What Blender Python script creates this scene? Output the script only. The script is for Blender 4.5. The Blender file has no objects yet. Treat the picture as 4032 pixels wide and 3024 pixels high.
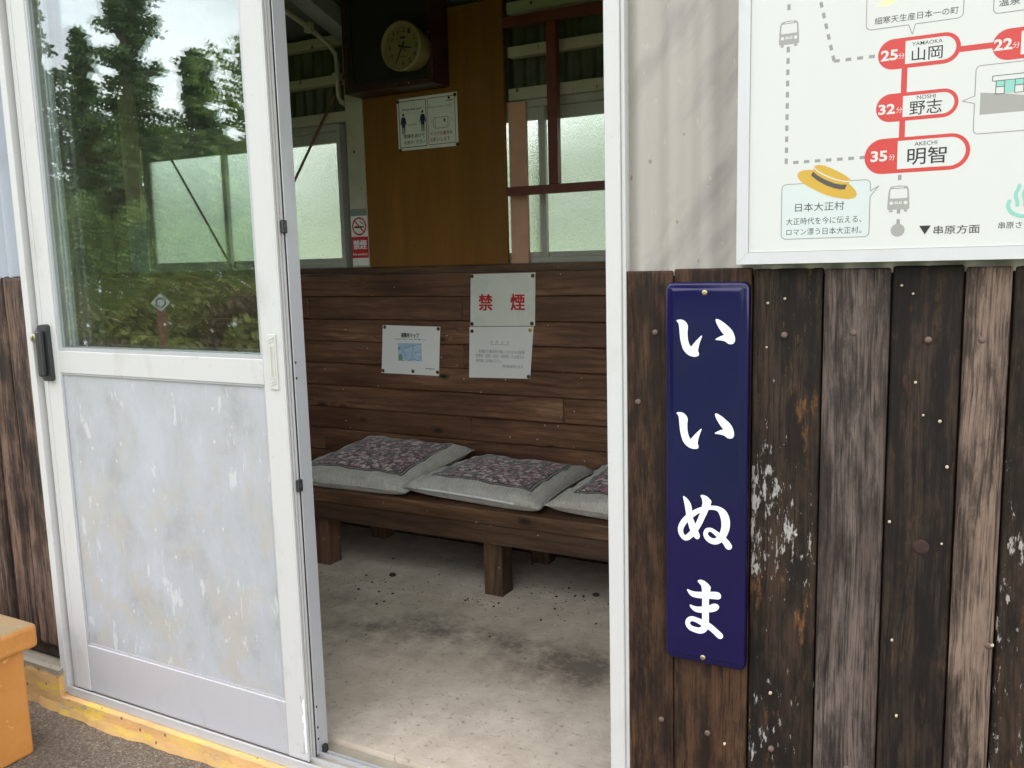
import bpy, bmesh, math, random
import numpy as np
from mathutils import Vector, Matrix
from mathutils.geometry import tessellate_polygon
SC = bpy.context.scene
COL = SC.collection
rad = math.radians

# ------------------------------------------------------------------ camera
cam_d = bpy.data.cameras.new("camera")
cam = bpy.data.objects.new("camera", cam_d)
COL.objects.link(cam)
SC.camera = cam
cam_d.sensor_width = 36.0
cam_d.lens = 36.0 * 3450 / 4032
cam_d.clip_start = 0.02
cam_d.clip_end = 500
RT = Vector((0.8780797636473883, 0.4778235590960739, -0.025701654532494265))
DN = Vector((0.0447166089156153, -0.1354134202053359, -0.9897795868350595))
FW = Vector((-0.4764203538473506, 0.8679561348369248, -0.14027043323135233))
mw = Matrix.Identity(4)
for r in range(3):
    mw[r][0] = RT[r]; mw[r][1] = -DN[r]; mw[r][2] = -FW[r]
mw.translation = Vector((0, -1.63, 1.30))
cam.matrix_world = mw

# ------------------------------------------------------------------ sky, sun, exposure
SUN_EL, SUN_AZ = rad(52), rad(262)      # azimuth measured from +Y (north) clockwise
world = bpy.data.worlds.new("World")
SC.world = world
world.use_nodes = True
wt = world.node_tree
wt.nodes.clear()
w_out = wt.nodes.new("ShaderNodeOutputWorld")
w_bg = wt.nodes.new("ShaderNodeBackground")
w_bg.inputs["Strength"].default_value = 0.12
sky = wt.nodes.new("ShaderNodeTexSky")
sky.sky_type = 'NISHITA'
sky.sun_disc = False
sky.sun_elevation = SUN_EL
sky.sun_rotation = SUN_AZ
tc = wt.nodes.new("ShaderNodeTexCoord")
mp = wt.nodes.new("ShaderNodeMapping")
mp.inputs["Scale"].default_value = (1.0, 1.0, 2.6)
nz = wt.nodes.new("ShaderNodeTexNoise")
nz.inputs["Scale"].default_value = 3.2
nz.inputs["Detail"].default_value = 7
nz.inputs["Roughness"].default_value = 0.55
cr = wt.nodes.new("ShaderNodeValToRGB")
cr.color_ramp.elements[0].position = 0.32
cr.color_ramp.elements[0].color = (7.2, 7.5, 8.3, 1)
cr.color_ramp.elements[1].position = 0.68
cr.color_ramp.elements[1].color = (12.6, 12.6, 12.7, 1)
mx = wt.nodes.new("ShaderNodeMix")
mx.data_type = 'RGBA'
mx.inputs["Factor"].default_value = 0.90
wt.links.new(tc.outputs["Generated"], mp.inputs["Vector"])
wt.links.new(mp.outputs["Vector"], nz.inputs["Vector"])
wt.links.new(nz.outputs["Fac"], cr.inputs["Fac"])
wt.links.new(sky.outputs["Color"], mx.inputs[6])
wt.links.new(cr.outputs["Color"], mx.inputs[7])
wt.links.new(mx.outputs[2], w_bg.inputs["Color"])
wt.links.new(w_bg.outputs["Background"], w_out.inputs["Surface"])

sun_d = bpy.data.lights.new("sun", 'SUN')
sun_d.energy = 0.7
sun_d.angle = rad(18)
sun_d.color = (1.0, 0.96, 0.9)
sun = bpy.data.objects.new("sun", sun_d)
COL.objects.link(sun)
sdir = Vector((math.sin(SUN_AZ) * math.cos(SUN_EL), math.cos(SUN_AZ) * math.cos(SUN_EL), math.sin(SUN_EL)))
sun.rotation_euler = sdir.to_track_quat('Z', 'Y').to_euler()
sun.location = (0, -6, 8)

SC.view_settings.view_transform = 'Standard'
SC.view_settings.look = 'None'
SC.view_settings.exposure = 1.62
SC.view_settings.gamma = 1.0
SC.cycles.max_bounces = 12
SC.cycles.diffuse_bounces = 5
SC.cycles.transparent_max_bounces = 16
SC.cycles.use_denoising = True
SC.cycles.sample_clamp_indirect = 8.0


# ------------------------------------------------------------------ object helpers
def tag(o, label=None, cat=None, group=None, kind=None):
    if label: o["label"] = label
    if cat: o["category"] = cat
    if group: o["group"] = group
    if kind: o["kind"] = kind
    return o


def empty(name, loc=(0, 0, 0), **kw):
    o = bpy.data.objects.new(name, None)
    o.location = loc
    o.empty_display_size = 0.1
    COL.objects.link(o)
    return tag(o, **kw)


class MB:
    """collects shapes in world coordinates; build() links them as one mesh object"""
    def __init__(s):
        s.bm = bmesh.new()
        s.marks = [0]

    def next(s):
        """starts the next separate piece for build_each()"""
        s.bm.faces.ensure_lookup_table()
        if len(s.bm.faces) > s.marks[-1]: s.marks.append(len(s.bm.faces))
        return s

    def build_each(s, name, mat, parent):
        """one object for every piece"""
        s.next()
        s.bm.faces.index_update()
        s.bm.faces.ensure_lookup_table()
        for a, b in zip(s.marks, s.marks[1:]):
            p = MB(); vm = {}
            for f in s.bm.faces[a:b]:
                vs = []
                for v in f.verts:
                    if v not in vm: vm[v] = p.bm.verts.new(v.co)
                    vs.append(vm[v])
                p.bm.faces.new(vs)
            p.build(name, mat, parent, recalc=False)
        s.bm.free()

    def box(s, x0, x1, y0, y1, z0, z1, bev=0.0, mi=0, seg=1):
        xs, ys, zs = sorted((x0, x1)), sorted((y0, y1)), sorted((z0, z1))
        v = [s.bm.verts.new((xs[i & 1], ys[i >> 1 & 1], zs[i >> 2 & 1])) for i in range(8)]
        fs = []
        for q in ((0, 2, 3, 1), (4, 5, 7, 6), (0, 1, 5, 4), (2, 6, 7, 3), (0, 4, 6, 2), (1, 3, 7, 5)):
            f = s.bm.faces.new([v[k] for k in q]); f.material_index = mi; fs.append(f)
        if bev > 0:
            es = list({e for f in fs for e in f.edges})
            r = bmesh.ops.bevel(s.bm, geom=es, offset=bev, segments=seg, affect='EDGES', profile=0.5)
            for f in r["faces"]: f.material_index = mi
        return s

    def poly(s, pts, mi=0):
        """flat polygon from 3-D points (may be concave)"""
        vs = [s.bm.verts.new(p) for p in pts]
        for t in tessellate_polygon([[Vector(p) for p in pts]]):
            f = s.bm.faces.new([vs[i] for i in t]); f.material_index = mi
            f.normal_update()
        return s

    def flat(s, pts, y, mi=0):
        """flat shape on a wall facing -Y, pts are (x, z)"""
        vs = [s.bm.verts.new((p[0], y, p[1])) for p in pts]
        for t in tessellate_polygon([[Vector((p[0], p[1], 0)) for p in pts]]):
            a, b, c = [vs[i] for i in t]
            f = s.bm.faces.new((a, b, c)); f.material_index = mi
            f.normal_update()
            if f.normal.y > 0: f.normal_flip()
        return s

    def prism(s, pts, y0, y1, mi=0):
        """extrude an (x, z) outline from y0 to y1"""
        a = [s.bm.verts.new((p[0], y0, p[1])) for p in pts]
        b = [s.bm.verts.new((p[0], y1, p[1])) for p in pts]
        n = len(pts)
        for i in range(n):
            s.bm.faces.new((a[i], a[(i + 1) % n], b[(i + 1) % n], b[i])).material_index = mi
        tri = tessellate_polygon([[Vector((p[0], p[1], 0)) for p in pts]])
        for t in tri:
            s.bm.faces.new([a[i] for i in t]).material_index = mi
            s.bm.faces.new([b[i] for i in reversed(t)]).material_index = mi
        return s

    def tube(s, path, r, n=8, mi=0, caps=True):
        path = [Vector(p) for p in path]
        rs = r if isinstance(r, (list, tuple)) else [r] * len(path)
        rings = []
        up = Vector((0, 0, 1))
        for i, p in enumerate(path):
            d = (path[min(i + 1, len(path) - 1)] - path[max(i - 1, 0)]).normalized()
            ref = up if abs(d.dot(up)) < 0.95 else Vector((1, 0, 0))
            a = d.cross(ref).normalized(); b = d.cross(a).normalized()
            rings.append([s.bm.verts.new(p + (a * math.cos(2 * math.pi * k / n) + b * math.sin(2 * math.pi * k / n)) * rs[i]) for k in range(n)])
        for i in range(len(rings) - 1):
            for k in range(n):
                f = s.bm.faces.new((rings[i][k], rings[i][(k + 1) % n], rings[i + 1][(k + 1) % n], rings[i + 1][k]))
                f.smooth = True; f.material_index = mi
        if caps:
            s.bm.faces.new(rings[0]).material_index = mi
            s.bm.faces.new(list(reversed(rings[-1]))).material_index = mi
        return s

    def lathe_y(s, cx, cz, prof, n=48, mi=0, smooth=True):
        """revolve a profile [(radius, y)] about an axis along Y"""
        rings = []
        for r, y in prof:
            if r < 1e-6:
                rings.append([s.bm.verts.new((cx, y, cz))])
            else:
                rings.append([s.bm.verts.new((cx + r * math.cos(2 * math.pi * k / n), y, cz + r * math.sin(2 * math.pi * k / n))) for k in range(n)])
        for a, b in zip(rings, rings[1:]):
            for k in range(n):
                k2 = (k + 1) % n
                if len(a) == 1: q = (a[0], b[k2], b[k])
                elif len(b) == 1: q = (a[k], a[k2], b[0])
                else: q = (a[k], a[k2], b[k2], b[k])
                f = s.bm.faces.new(q); f.smooth = smooth; f.material_index = mi
        return s

    def build(s, name, mats, parent=None, recalc=True, smooth=False):
        if recalc:
            bmesh.ops.recalc_face_normals(s.bm, faces=s.bm.faces[:])
        me = bpy.data.meshes.new(name)
        s.bm.to_mesh(me); s.bm.free()
        if smooth:
            for p in me.polygons: p.use_smooth = True
        for m in (mats if isinstance(mats, (list, tuple)) else [mats]):
            me.materials.append(m)
        o = bpy.data.objects.new(name, me)
        COL.objects.link(o)
        if parent is not None:
            o.parent = parent
            o.matrix_parent_inverse = Matrix.Translation(-(parent_world(parent)))
        return o


def parent_world(o):
    return o.location.copy() if o.type == 'EMPTY' else Vector((0, 0, 0))


# ------------------------------------------------------------------ node helpers
class N:
    def __init__(s, name):
        s.m = bpy.data.materials.new(name)
        s.m.use_nodes = True
        s.t = s.m.node_tree
        s.t.nodes.clear()
        s.out = s.t.nodes.new("ShaderNodeOutputMaterial")

    def node(s, kind, **kw):
        n = s.t.nodes.new("ShaderNode" + kind)
        for k, v in kw.items(): setattr(n, k, v)
        return n

    def set(s, sock, v):
        if hasattr(v, "is_output"): s.t.links.new(v, sock)
        elif v is not None:
            if isinstance(v, (tuple, list)) and len(v) == 3 and sock.type == 'RGBA': v = (*v, 1)
            sock.default_value = v

    def coord(s, which="Object"):
        return s.node("TexCoord").outputs[which]

    def map(s, vec, scale=(1, 1, 1), loc=(0, 0, 0), rot=(0, 0, 0)):
        n = s.node("Mapping")
        s.set(n.inputs["Vector"], vec); s.set(n.inputs["Scale"], scale); s.set(n.inputs["Location"], loc); s.set(n.inputs["Rotation"], rot)
        return n.outputs["Vector"]

    def island(s):
        return s.node("NewGeometry").outputs["Random Per Island"]

    def noise(s, vec, scale=5, detail=4, rough=0.55, dist=0.0, col=False):
        n = s.node("TexNoise")
        s.set(n.inputs["Vector"], vec); s.set(n.inputs["Scale"], scale); s.set(n.inputs["Detail"], detail)
        s.set(n.inputs["Roughness"], rough); s.set(n.inputs["Distortion"], dist)
        return n.outputs["Color" if col else "Fac"]

    def voro(s, vec, scale=5, feature='F1', out="Distance", rnd=1.0, smooth=None):
        n = s.node("TexVoronoi", feature=feature)
        s.set(n.inputs["Vector"], vec); s.set(n.inputs["Scale"], scale); s.set(n.inputs["Randomness"], rnd)
        return n.outputs[out]

    def ramp(s, fac, stops, interp='LINEAR'):
        n = s.node("ValToRGB")
        e = n.color_ramp.elements
        n.color_ramp.interpolation = interp
        while len(e) < len(stops): e.new(0.5)
        for k, (p, c) in enumerate(stops):
            e[k].position = p
            e[k].color = (c, c, c, 1) if isinstance(c, (int, float)) else (*c, 1)
        s.set(n.inputs["Fac"], fac)
        return n.outputs["Color"]

    def mix(s, fac, a, b, mode='MIX'):
        n = s.node("Mix", data_type='RGBA', blend_type=mode)
        s.set(n.inputs[0], fac); s.set(n.inputs[6], a); s.set(n.inputs[7], b)
        return n.outputs[2]

    def math(s, op, a, b=None, c=None, clamp=False):
        n = s.node("Math", operation=op, use_clamp=clamp)
        s.set(n.inputs[0], a); s.set(n.inputs[1], b)
        if c is not None: s.set(n.inputs[2], c)
        return n.outputs[0]

    def vmath(s, op, a, b=None):
        n = s.node("VectorMath", operation=op)
        s.set(n.inputs[0], a)
        if b is not None: s.set(n.inputs[1], b)
        return n.outputs["Value" if op in ('LENGTH', 'DISTANCE', 'DOT_PRODUCT') else "Vector"]

    def sep(s, vec):
        n = s.node("SeparateXYZ"); s.set(n.inputs[0], vec)
        return n.outputs

    def comb(s, x, y, z):
        n = s.node("CombineXYZ"); s.set(n.inputs[0], x); s.set(n.inputs[1], y); s.set(n.inputs[2], z)
        return n.outputs[0]

    def bump(s, h, strength=0.3, dist=0.01):
        n = s.node("Bump")
        s.set(n.inputs["Strength"], strength); s.set(n.inputs["Distance"], dist); s.set(n.inputs["Height"], h)
        return n.outputs["Normal"]

    def pbr(s, base, rough=0.6, metal=0.0, normal=None, spec=0.5, coat=0.0, coat_rough=0.05, sheen=0.0):
        n = s.node("BsdfPrincipled")
        s.set(n.inputs["Base Color"], base); s.set(n.inputs["Roughness"], rough); s.set(n.inputs["Metallic"], metal)
        s.set(n.inputs["Specular IOR Level"], spec); s.set(n.inputs["Coat Weight"], coat); s.set(n.inputs["Coat Roughness"], coat_rough)
        s.set(n.inputs["Sheen Weight"], sheen)
        if normal is not None: s.set(n.inputs["Normal"], normal)
        s.t.links.new(n.outputs[0], s.out.inputs["Surface"])
        return s.m

    def surf(s, sh):
        s.t.links.new(sh, s.out.inputs["Surface"])
        return s.m


def C(r, g, b):
    """sRGB 0-255 to linear"""
    f = lambda v: (v / 255 / 12.92) if v / 255 <= 0.04045 else ((v / 255 + 0.055) / 1.055) ** 2.4
    return (f(r), f(g), f(b))


def plain(name, col, rough=0.6, metal=0.0, var=0.08, scale=12, bumpy=0.0, spec=0.5, coat=0.0):
    n = N(name)
    co = n.coord()
    f = n.noise(co, scale, 5, 0.6)
    lo = tuple(c * (1 - var) for c in col); hi = tuple(min(1, c * (1 + var)) for c in col)
    base = n.ramp(f, [(0.3, lo), (0.7, hi)])
    nm = n.bump(n.noise(co, scale * 8, 4), bumpy, 0.004) if bumpy else None
    r = n.math('ADD', n.math('MULTIPLY', n.noise(co, scale * 2.3, 4), 0.2), rough - 0.1)
    return n.pbr(base, r, metal, nm, spec, coat)


# ------------------------------------------------------------------ materials
def ext_wood(name, deep, mid, pale, pale_amt, fleck=0.4, ochre=0.0, band=None):
    n = N(name)
    rnd = n.island()
    off = n.comb(n.math('MULTIPLY', rnd, 13.7), n.math('MULTIPLY', rnd, 5.1), n.math('MULTIPLY', rnd, 31.3))
    co = n.vmath('ADD', n.coord(), off)
    warp = n.noise(n.map(co, (6, 6, 1.6)), 1.0, 3)
    wv = n.vmath('ADD', co, n.comb(n.math('MULTIPLY', n.math('SUBTRACT', warp, 0.5), 0.04), 0.0, 0.0))
    g1 = n.noise(n.map(wv, (30, 20, 1.1)), 1.0, 8, 0.7)
    g2 = n.noise(n.map(wv, (230, 60, 9)), 1.0, 4, 0.65)
    mott = n.noise(n.map(co, (26, 12, 7)), 1.0, 9, 0.76)
    patch = n.noise(n.map(wv, (13, 8, 1.7)), 1.0, 8, 0.7)
    f = n.math('ADD', n.math('MULTIPLY', g1, 0.5), n.math('MULTIPLY', mott, 0.5))
    dk = tuple(c * 0.55 for c in deep)
    base = n.ramp(f, [(0.36, dk), (0.46, deep), (0.53, mid), (0.64, tuple(c * 1.35 for c in mid))])
    pm = n.math('MULTIPLY', n.ramp(n.math('ADD', n.math('MULTIPLY', patch, 0.7), n.math('MULTIPLY', g2, 0.3)), [(0.56 - 0.15 * pale_amt, 0.0), (0.66 - 0.15 * pale_amt, 1.0)]), 0.25 + 0.65 * min(1, pale_amt))
    base = n.mix(pm, base, n.mix(n.ramp(mott, [(0.38, 0.0), (0.6, 1.0)]), tuple(c * 0.72 for c in pale), pale))
    base = n.mix(n.ramp(g2, [(0.34, 0.7), (0.5, 0.0)]), base, dk)
    # drying cracks along the grain
    ck = n.noise(n.map(wv, (55, 30, 0.9), (7, 3, 2)), 1.0, 2, 0.5)
    base = n.mix(n.ramp(ck, [(0.488, 0.0), (0.498, 0.85), (0.508, 0.0)]), base, tuple(c * 0.3 for c in deep))
    blot = n.noise(n.map(co, (15, 9, 4.2), (4, 2, 8)), 1.0, 7, 0.7)
    base = n.mix(n.math('MULTIPLY', n.ramp(blot, [(0.40, 1.0), (0.49, 0.0)]), 0.7), base, dk)
    if ochre:
        om = n.ramp(n.noise(n.map(co, (34, 9, 8), (3, 1, 7)), 1.0, 7, 0.75), [(0.57, 0.0), (0.68, 1.0)])
        base = n.mix(n.math('MULTIPLY', om, ochre), base, C(126, 86, 48))
    # pale paint flakes and lichen, clustered in patches
    fl = n.noise(n.map(co, (85, 50, 24), (1, 4, 2)), 1.0, 5, 0.72)
    zone = n.noise(n.map(co, (10, 5, 2.6), (5, 8, 1)), 1.0, 4, 0.62)
    if band:     # flaking worst in one band of the board's height
        hz = n.sep(n.coord())[2]
        zone = n.math('ADD', zone, n.math('MULTIPLY', n.ramp(hz, [(band[0], 0.0), (band[0] + .15, 1.0), (band[1] - .15, 1.0), (band[1], 0.0)]), 0.13))
    fm = n.ramp(n.math('ADD', fl, n.math('MULTIPLY', n.math('SUBTRACT', zone, 0.5), 0.9)), [(0.86 - 0.2 * fleck, 0.0), (0.90 - 0.2 * fleck, 1.0)])
    base = n.mix(n.math('MULTIPLY', fm, min(0.9, fleck * 1.3)), base, C(160, 156, 152))
    hgt = n.math('ADD', n.math('MULTIPLY', g2, 0.5), n.math('ADD', n.math('MULTIPLY', g1, 0.6), n.math('ADD', n.math('MULTIPLY', fm, 0.4), n.math('MULTIPLY', mott, 0.8))))
    return n.pbr(base, n.math('ADD', n.math('MULTIPLY', mott, 0.2), 0.58), 0, n.bump(hgt, 0.7, 0.006), 0.22)


def int_wood(name, deep, mid, pale, axis='X', knots=True):
    n = N(name)
    rnd = n.island()
    off = n.comb(n.math('MULTIPLY', rnd, 17.0), n.math('MULTIPLY', rnd, 7.0), n.math('MULTIPLY', rnd, 3.0))
    raw = n.coord()
    if axis == 'Z':
        x, y, z = n.sep(raw)[:3]
        raw = n.comb(z, y, x)
    elif axis == 'Y':
        x, y, z = n.sep(raw)[:3]
        raw = n.comb(y, x, z)
    co = n.vmath('ADD', raw, off)
    x, y, z = n.sep(co)[:3]
    big = n.noise(n.map(co, (2.2, 2, 9)), 1.0, 3, 0.5)
    d = n.voro(n.map(co, (3.6, 3.0, 8.5)), 1.0)
    kn = n.ramp(d, [(0.0, 1.0), (0.26, 0.0)])
    arg = n.math('ADD', n.math('MULTIPLY', n.math('ADD', z, n.math('MULTIPLY', y, 0.6)), 170.0), n.math('MULTIPLY', big, 17.0))
    if knots: arg = n.math('ADD', arg, n.math('MULTIPLY', kn, 15.0))
    ring = n.math('ADD', n.math('MULTIPLY', n.math('SINE', arg), 0.5), 0.5)
    ring = n.math('POWER', ring, 2.2)
    fine = n.noise(n.map(co, (9, 160, 260)), 1.0, 3, 0.6)
    base = n.ramp(n.noise(n.map(co, (1.6, 3, 7)), 1.0, 5, 0.6), [(0.3, deep), (0.55, mid), (0.78, pale)])
    base = n.mix(n.math('MULTIPLY', n.math('MULTIPLY', ring, n.ramp(n.noise(n.map(co, (2.5, 3, 12), (3, 3, 3)), 1.0, 4), [(0.35, 0.15), (0.65, 0.8)])), 0.75), base, tuple(c * 0.5 for c in deep))
    base = n.mix(n.ramp(fine, [(0.38, 0.45), (0.6, 0.0)]), base, tuple(c * 0.5 for c in deep))
    base = n.mix(n.ramp(rnd, [(0.0, 0.45), (0.5, 0.0), (1.0, 0.0)]), base, deep)
    if knots:
        base = n.mix(n.ramp(d, [(0.05, 0.92), (0.15, 0.0)]), base, C(22, 14, 10))
    fl = n.noise(n.map(co, (150, 150, 42)), 1.0, 2, 0.6)
    zone = n.noise(n.map(co, (4, 5, 4)), 1.0, 2, 0.6)
    fm = n.ramp(n.math('ADD', fl, n.math('MULTIPLY', n.math('SUBTRACT', zone, 0.5), 0.35)), [(0.745, 0.0), (0.775, 1.0)])
    base = n.mix(n.math('MULTIPLY', fm, 0.5), base, C(165, 140, 110))
    dots = n.voro(n.map(co, (16, 16, 16), (4, 2, 9)), 1.0)
    base = n.mix(n.ramp(dots, [(0.045, 1.0), (0.06, 0.0)]), base, C(185, 180, 170))
    return n.pbr(base, n.math('ADD', 0.34, n.math('MULTIPLY', fine, 0.25)), 0, n.bump(n.math('ADD', fine, n.math('MULTIPLY', ring, 0.6)), 0.25, 0.003), 0.4)


MAT = {}
MAT['board_brown'] = ext_wood('weathered brown board', C(38, 26, 19), C(70, 48, 33), C(100, 75, 51), 0.25, 0.2, 0.15)
MAT['board_dark'] = ext_wood('dark stained board', C(29, 23, 19), C(53, 41, 33), C(80, 66, 55), 0.2, 0.25, 0.25)
MAT['board_fleck'] = ext_wood('flaking dark board', C(29, 23, 18), C(54, 41, 32), C(84, 70, 58), 0.2, 0.85, 0.75, (.25, .92))
MAT['board_grey'] = ext_wood('grey weathered board', C(46, 38, 35), C(74, 63, 57), C(118, 105, 98), 0.58, 0.1)
MAT['board_tan'] = ext_wood('tan weathered board', C(54, 44, 40), C(84, 70, 62), C(138, 117, 102), 0.72, 0.1)
MAT['board_left'] = ext_wood('streaky brown board', C(38, 29, 25), C(84, 63, 52), C(134, 110, 94), 0.5, 0.15)
MAT['plank'] = int_wood('dark interior plank', C(76, 50, 36), C(128, 90, 66), C(170, 130, 100))
MAT['bench_wood'] = int_wood('bench plank', C(66, 46, 33), C(112, 82, 58), C(140, 108, 80))
MAT['bench_leg'] = int_wood('bench leg wood', C(62, 45, 36), C(104, 78, 60), C(130, 102, 80), 'Z', False)
MAT['bench_rail'] = int_wood('bench rail wood', C(50, 36, 27), C(86, 63, 48), C(110, 82, 62), 'X', False)
MAT['box_wood'] = int_wood('dark clock box wood', C(46, 26, 19), C(72, 42, 31), C(90, 54, 40), 'X', False)
MAT['red_paint'] = plain('dark red paint', C(98, 42, 34), 0.5, 0, 0.18, 9)
MAT['timber'] = plain('bare timber', C(150, 118, 84), 0.75, 0, 0.15, 9)


def tin_mat(name, col, streak_col, amt):
    n = N(name)
    co = n.coord()
    base = n.ramp(n.noise(n.map(co, (6, 4, 1.2)), 1.0, 5, 0.6), [(0.3, tuple(c * 0.9 for c in col)), (0.7, tuple(c * 1.06 for c in col))])
    st = n.noise(n.map(n.map(co, (1, 1, 1), (0, 0, 0), (0, rad(-38), 0)), (9, 3, 2.2), (2, 1, 4)), 1.0, 5, 0.6)  # slanting streaks of a second, darker tone
    base = n.mix(n.math('MULTIPLY', n.ramp(st, [(0.5, 0.0), (0.72, 1.0)]), amt), base, streak_col)
    sp = n.voro(n.map(co, (17, 17, 12)), 1.0)
    spz = n.noise(co, 4.0, 2)
    base = n.mix(n.ramp(n.math('ADD', sp, n.math('MULTIPLY', spz, 0.12)), [(0.095, 0.9), (0.115, 0.0)]), base, C(122, 112, 96))
    base = n.mix(n.ramp(n.noise(n.map(co, (60, 60, 30)), 1.0, 3), [(0.66, 0.0), (0.7, 0.5)]), base, tuple(min(1, c * 1.2) for c in col))
    return n.pbr(base, 0.5, 0, n.bump(n.noise(n.map(co, (40, 40, 20)), 1.0, 5), 0.25, 0.003), 0.4)


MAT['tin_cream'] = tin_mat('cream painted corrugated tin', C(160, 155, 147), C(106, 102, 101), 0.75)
MAT['tin_blue'] = tin_mat('pale blue painted corrugated tin', C(152, 157, 166), C(120, 122, 130), 0.4)
MAT['tin_in'] = tin_mat('dull green corrugated tin', C(84, 84, 70), C(46, 44, 34), 0.7)


def alu_mat(name, col, rough, metal, wear=0.3):
    n = N(name)
    co = n.coord()
    br = n.noise(n.map(co, (120, 120, 3)), 1.0, 3)
    dirt = n.noise(n.map(co, (9, 9, 5)), 1.0, 5, 0.62)
    base = n.ramp(br, [(0.3, tuple(c * 0.985 for c in col)), (0.7, col)])
    base = n.mix(n.math('MULTIPLY', n.ramp(dirt, [(0.55, 0.0), (0.78, 1.0)]), wear), base, C(140, 134, 122))
    sp = n.voro(n.map(co, (30, 30, 22)), 1.0)
    base = n.mix(n.ramp(sp, [(0.05, 0.6 * wear), (0.08, 0.0)]), base, C(96, 88, 76))
    return n.pbr(base, n.math('ADD', rough - 0.08, n.math('MULTIPLY', dirt, 0.2)), metal, n.bump(br, 0.02, 0.0005), 0.5)


MAT['alu'] = alu_mat('anodised silver aluminium', C(190, 190, 191), 0.42, 0.2, 0.25)
MAT['alu_white'] = alu_mat('chalky white aluminium', C(190, 189, 187), 0.5, 0.05, 0.35)
MAT['alu_rail'] = alu_mat('scuffed grey white aluminium rail', C(176, 175, 178), 0.45, 0.1, 0.3)
MAT['alu_grey'] = alu_mat('grey aluminium channel', C(178, 179, 182), 0.42, 0.25, 0.3)
MAT['alu_in'] = alu_mat('dusty window aluminium', C(168, 165, 158), 0.5, 0.15, 0.5)
MAT['rubber'] = plain('black rubber seal', C(34, 34, 35), 0.6, 0, 0.1)
MAT['black_plastic'] = plain('black lock plastic', C(44, 45, 47), 0.38, 0, 0.1, 20, 0.05)
MAT['brass'] = plain('dull nickel key cylinder', C(150, 138, 112), 0.35, 0.8, 0.1)
MAT['pull_cream'] = plain('cream plastic pull', C(186, 185, 178), 0.45, 0, 0.05)
MAT['nail'] = plain('rusty nail head', C(98, 78, 70), 0.6, 0.2, 0.2, 80)
MAT['pin'] = plain('dull brass thumb tack', C(84, 72, 50), 0.35, 0.7, 0.2, 60)
MAT['pin_gold'] = plain('bright brass thumb tack', C(200, 170, 90), 0.3, 0.8, 0.1, 60)
MAT['screw'] = plain('plated screw head', C(176, 162, 130), 0.3, 0.85, 0.1, 60)


def door_panel_mat():
    n = N('scuffed pale blue door panel')
    co = n.coord()
    m1 = n.noise(n.map(co, (6, 6, 4.4)), 1.0, 8, 0.72, 0.25)
    base = n.ramp(m1, [(0.36, C(151, 152, 154)), (0.47, C(161, 163, 165)), (0.54, C(164, 166, 170)), (0.64, C(169, 172, 178))])
    m2 = n.noise(n.map(co, (6, 6, 5), (7, 1, 3), (0, rad(20), 0)), 1.0, 9, 0.74, 0.3)
    z = n.sep(co)[2]
    low = n.ramp(z, [(0.12, 1.0), (0.55, 0.75), (0.95, 0.1)])
    tm = n.math('MULTIPLY', n.ramp(m2, [(0.51, 0.0), (0.55, 1.0)]), low)
    base = n.mix(n.math('MULTIPLY', tm, 0.6), base, C(168, 161, 149))
    m3 = n.noise(n.map(co, (26, 26, 9), (1, 8, 3), (0, rad(-14), 0)), 1.0, 4, 0.65)
    m4 = n.noise(n.map(co, (3.5, 3.5, 3.5), (4, 8, 6)), 1.0, 3)
    m6 = n.noise(n.map(co, (150, 150, 9), (2, 1, 6), (0, rad(-8), 0)), 1.0, 3, 0.6)
    wm = n.ramp(n.math('MAXIMUM', n.math('ADD', m3, n.math('MULTIPLY', n.math('SUBTRACT', m4, 0.5), 0.5)), n.math('ADD', n.math('SUBTRACT', m6, 0.05), n.math('MULTIPLY', n.math('SUBTRACT', m4, 0.5), 0.3))), [(0.63, 0.0), (0.66, 1.0)])
    base = n.mix(n.math('MULTIPLY', wm, 0.6), base, C(192, 193, 192))
    m5 = n.noise(n.map(co, (13, 13, 10), (9, 2, 5), (0, rad(30), 0)), 1.0, 5, 0.7)
    base = n.mix(n.math('MULTIPLY', n.ramp(m5, [(0.62, 0.0), (0.67, 1.0)]), 0.25), base, C(150, 152, 162))
    dots = n.voro(n.map(co, (19, 19, 13), (2, 5, 1)), 1.0)
    base = n.mix(n.ramp(dots, [(0.06, 0.75), (0.085, 0.0)]), base, C(196, 197, 196))
    hgt = n.math('ADD', n.math('MULTIPLY', wm, 0.6), n.math('MULTIPLY', m2, 0.5))
    return n.pbr(base, 0.5, 0.0, n.bump(hgt, 0.25, 0.002), 0.4)


MAT['door_panel'] = door_panel_mat()


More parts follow.
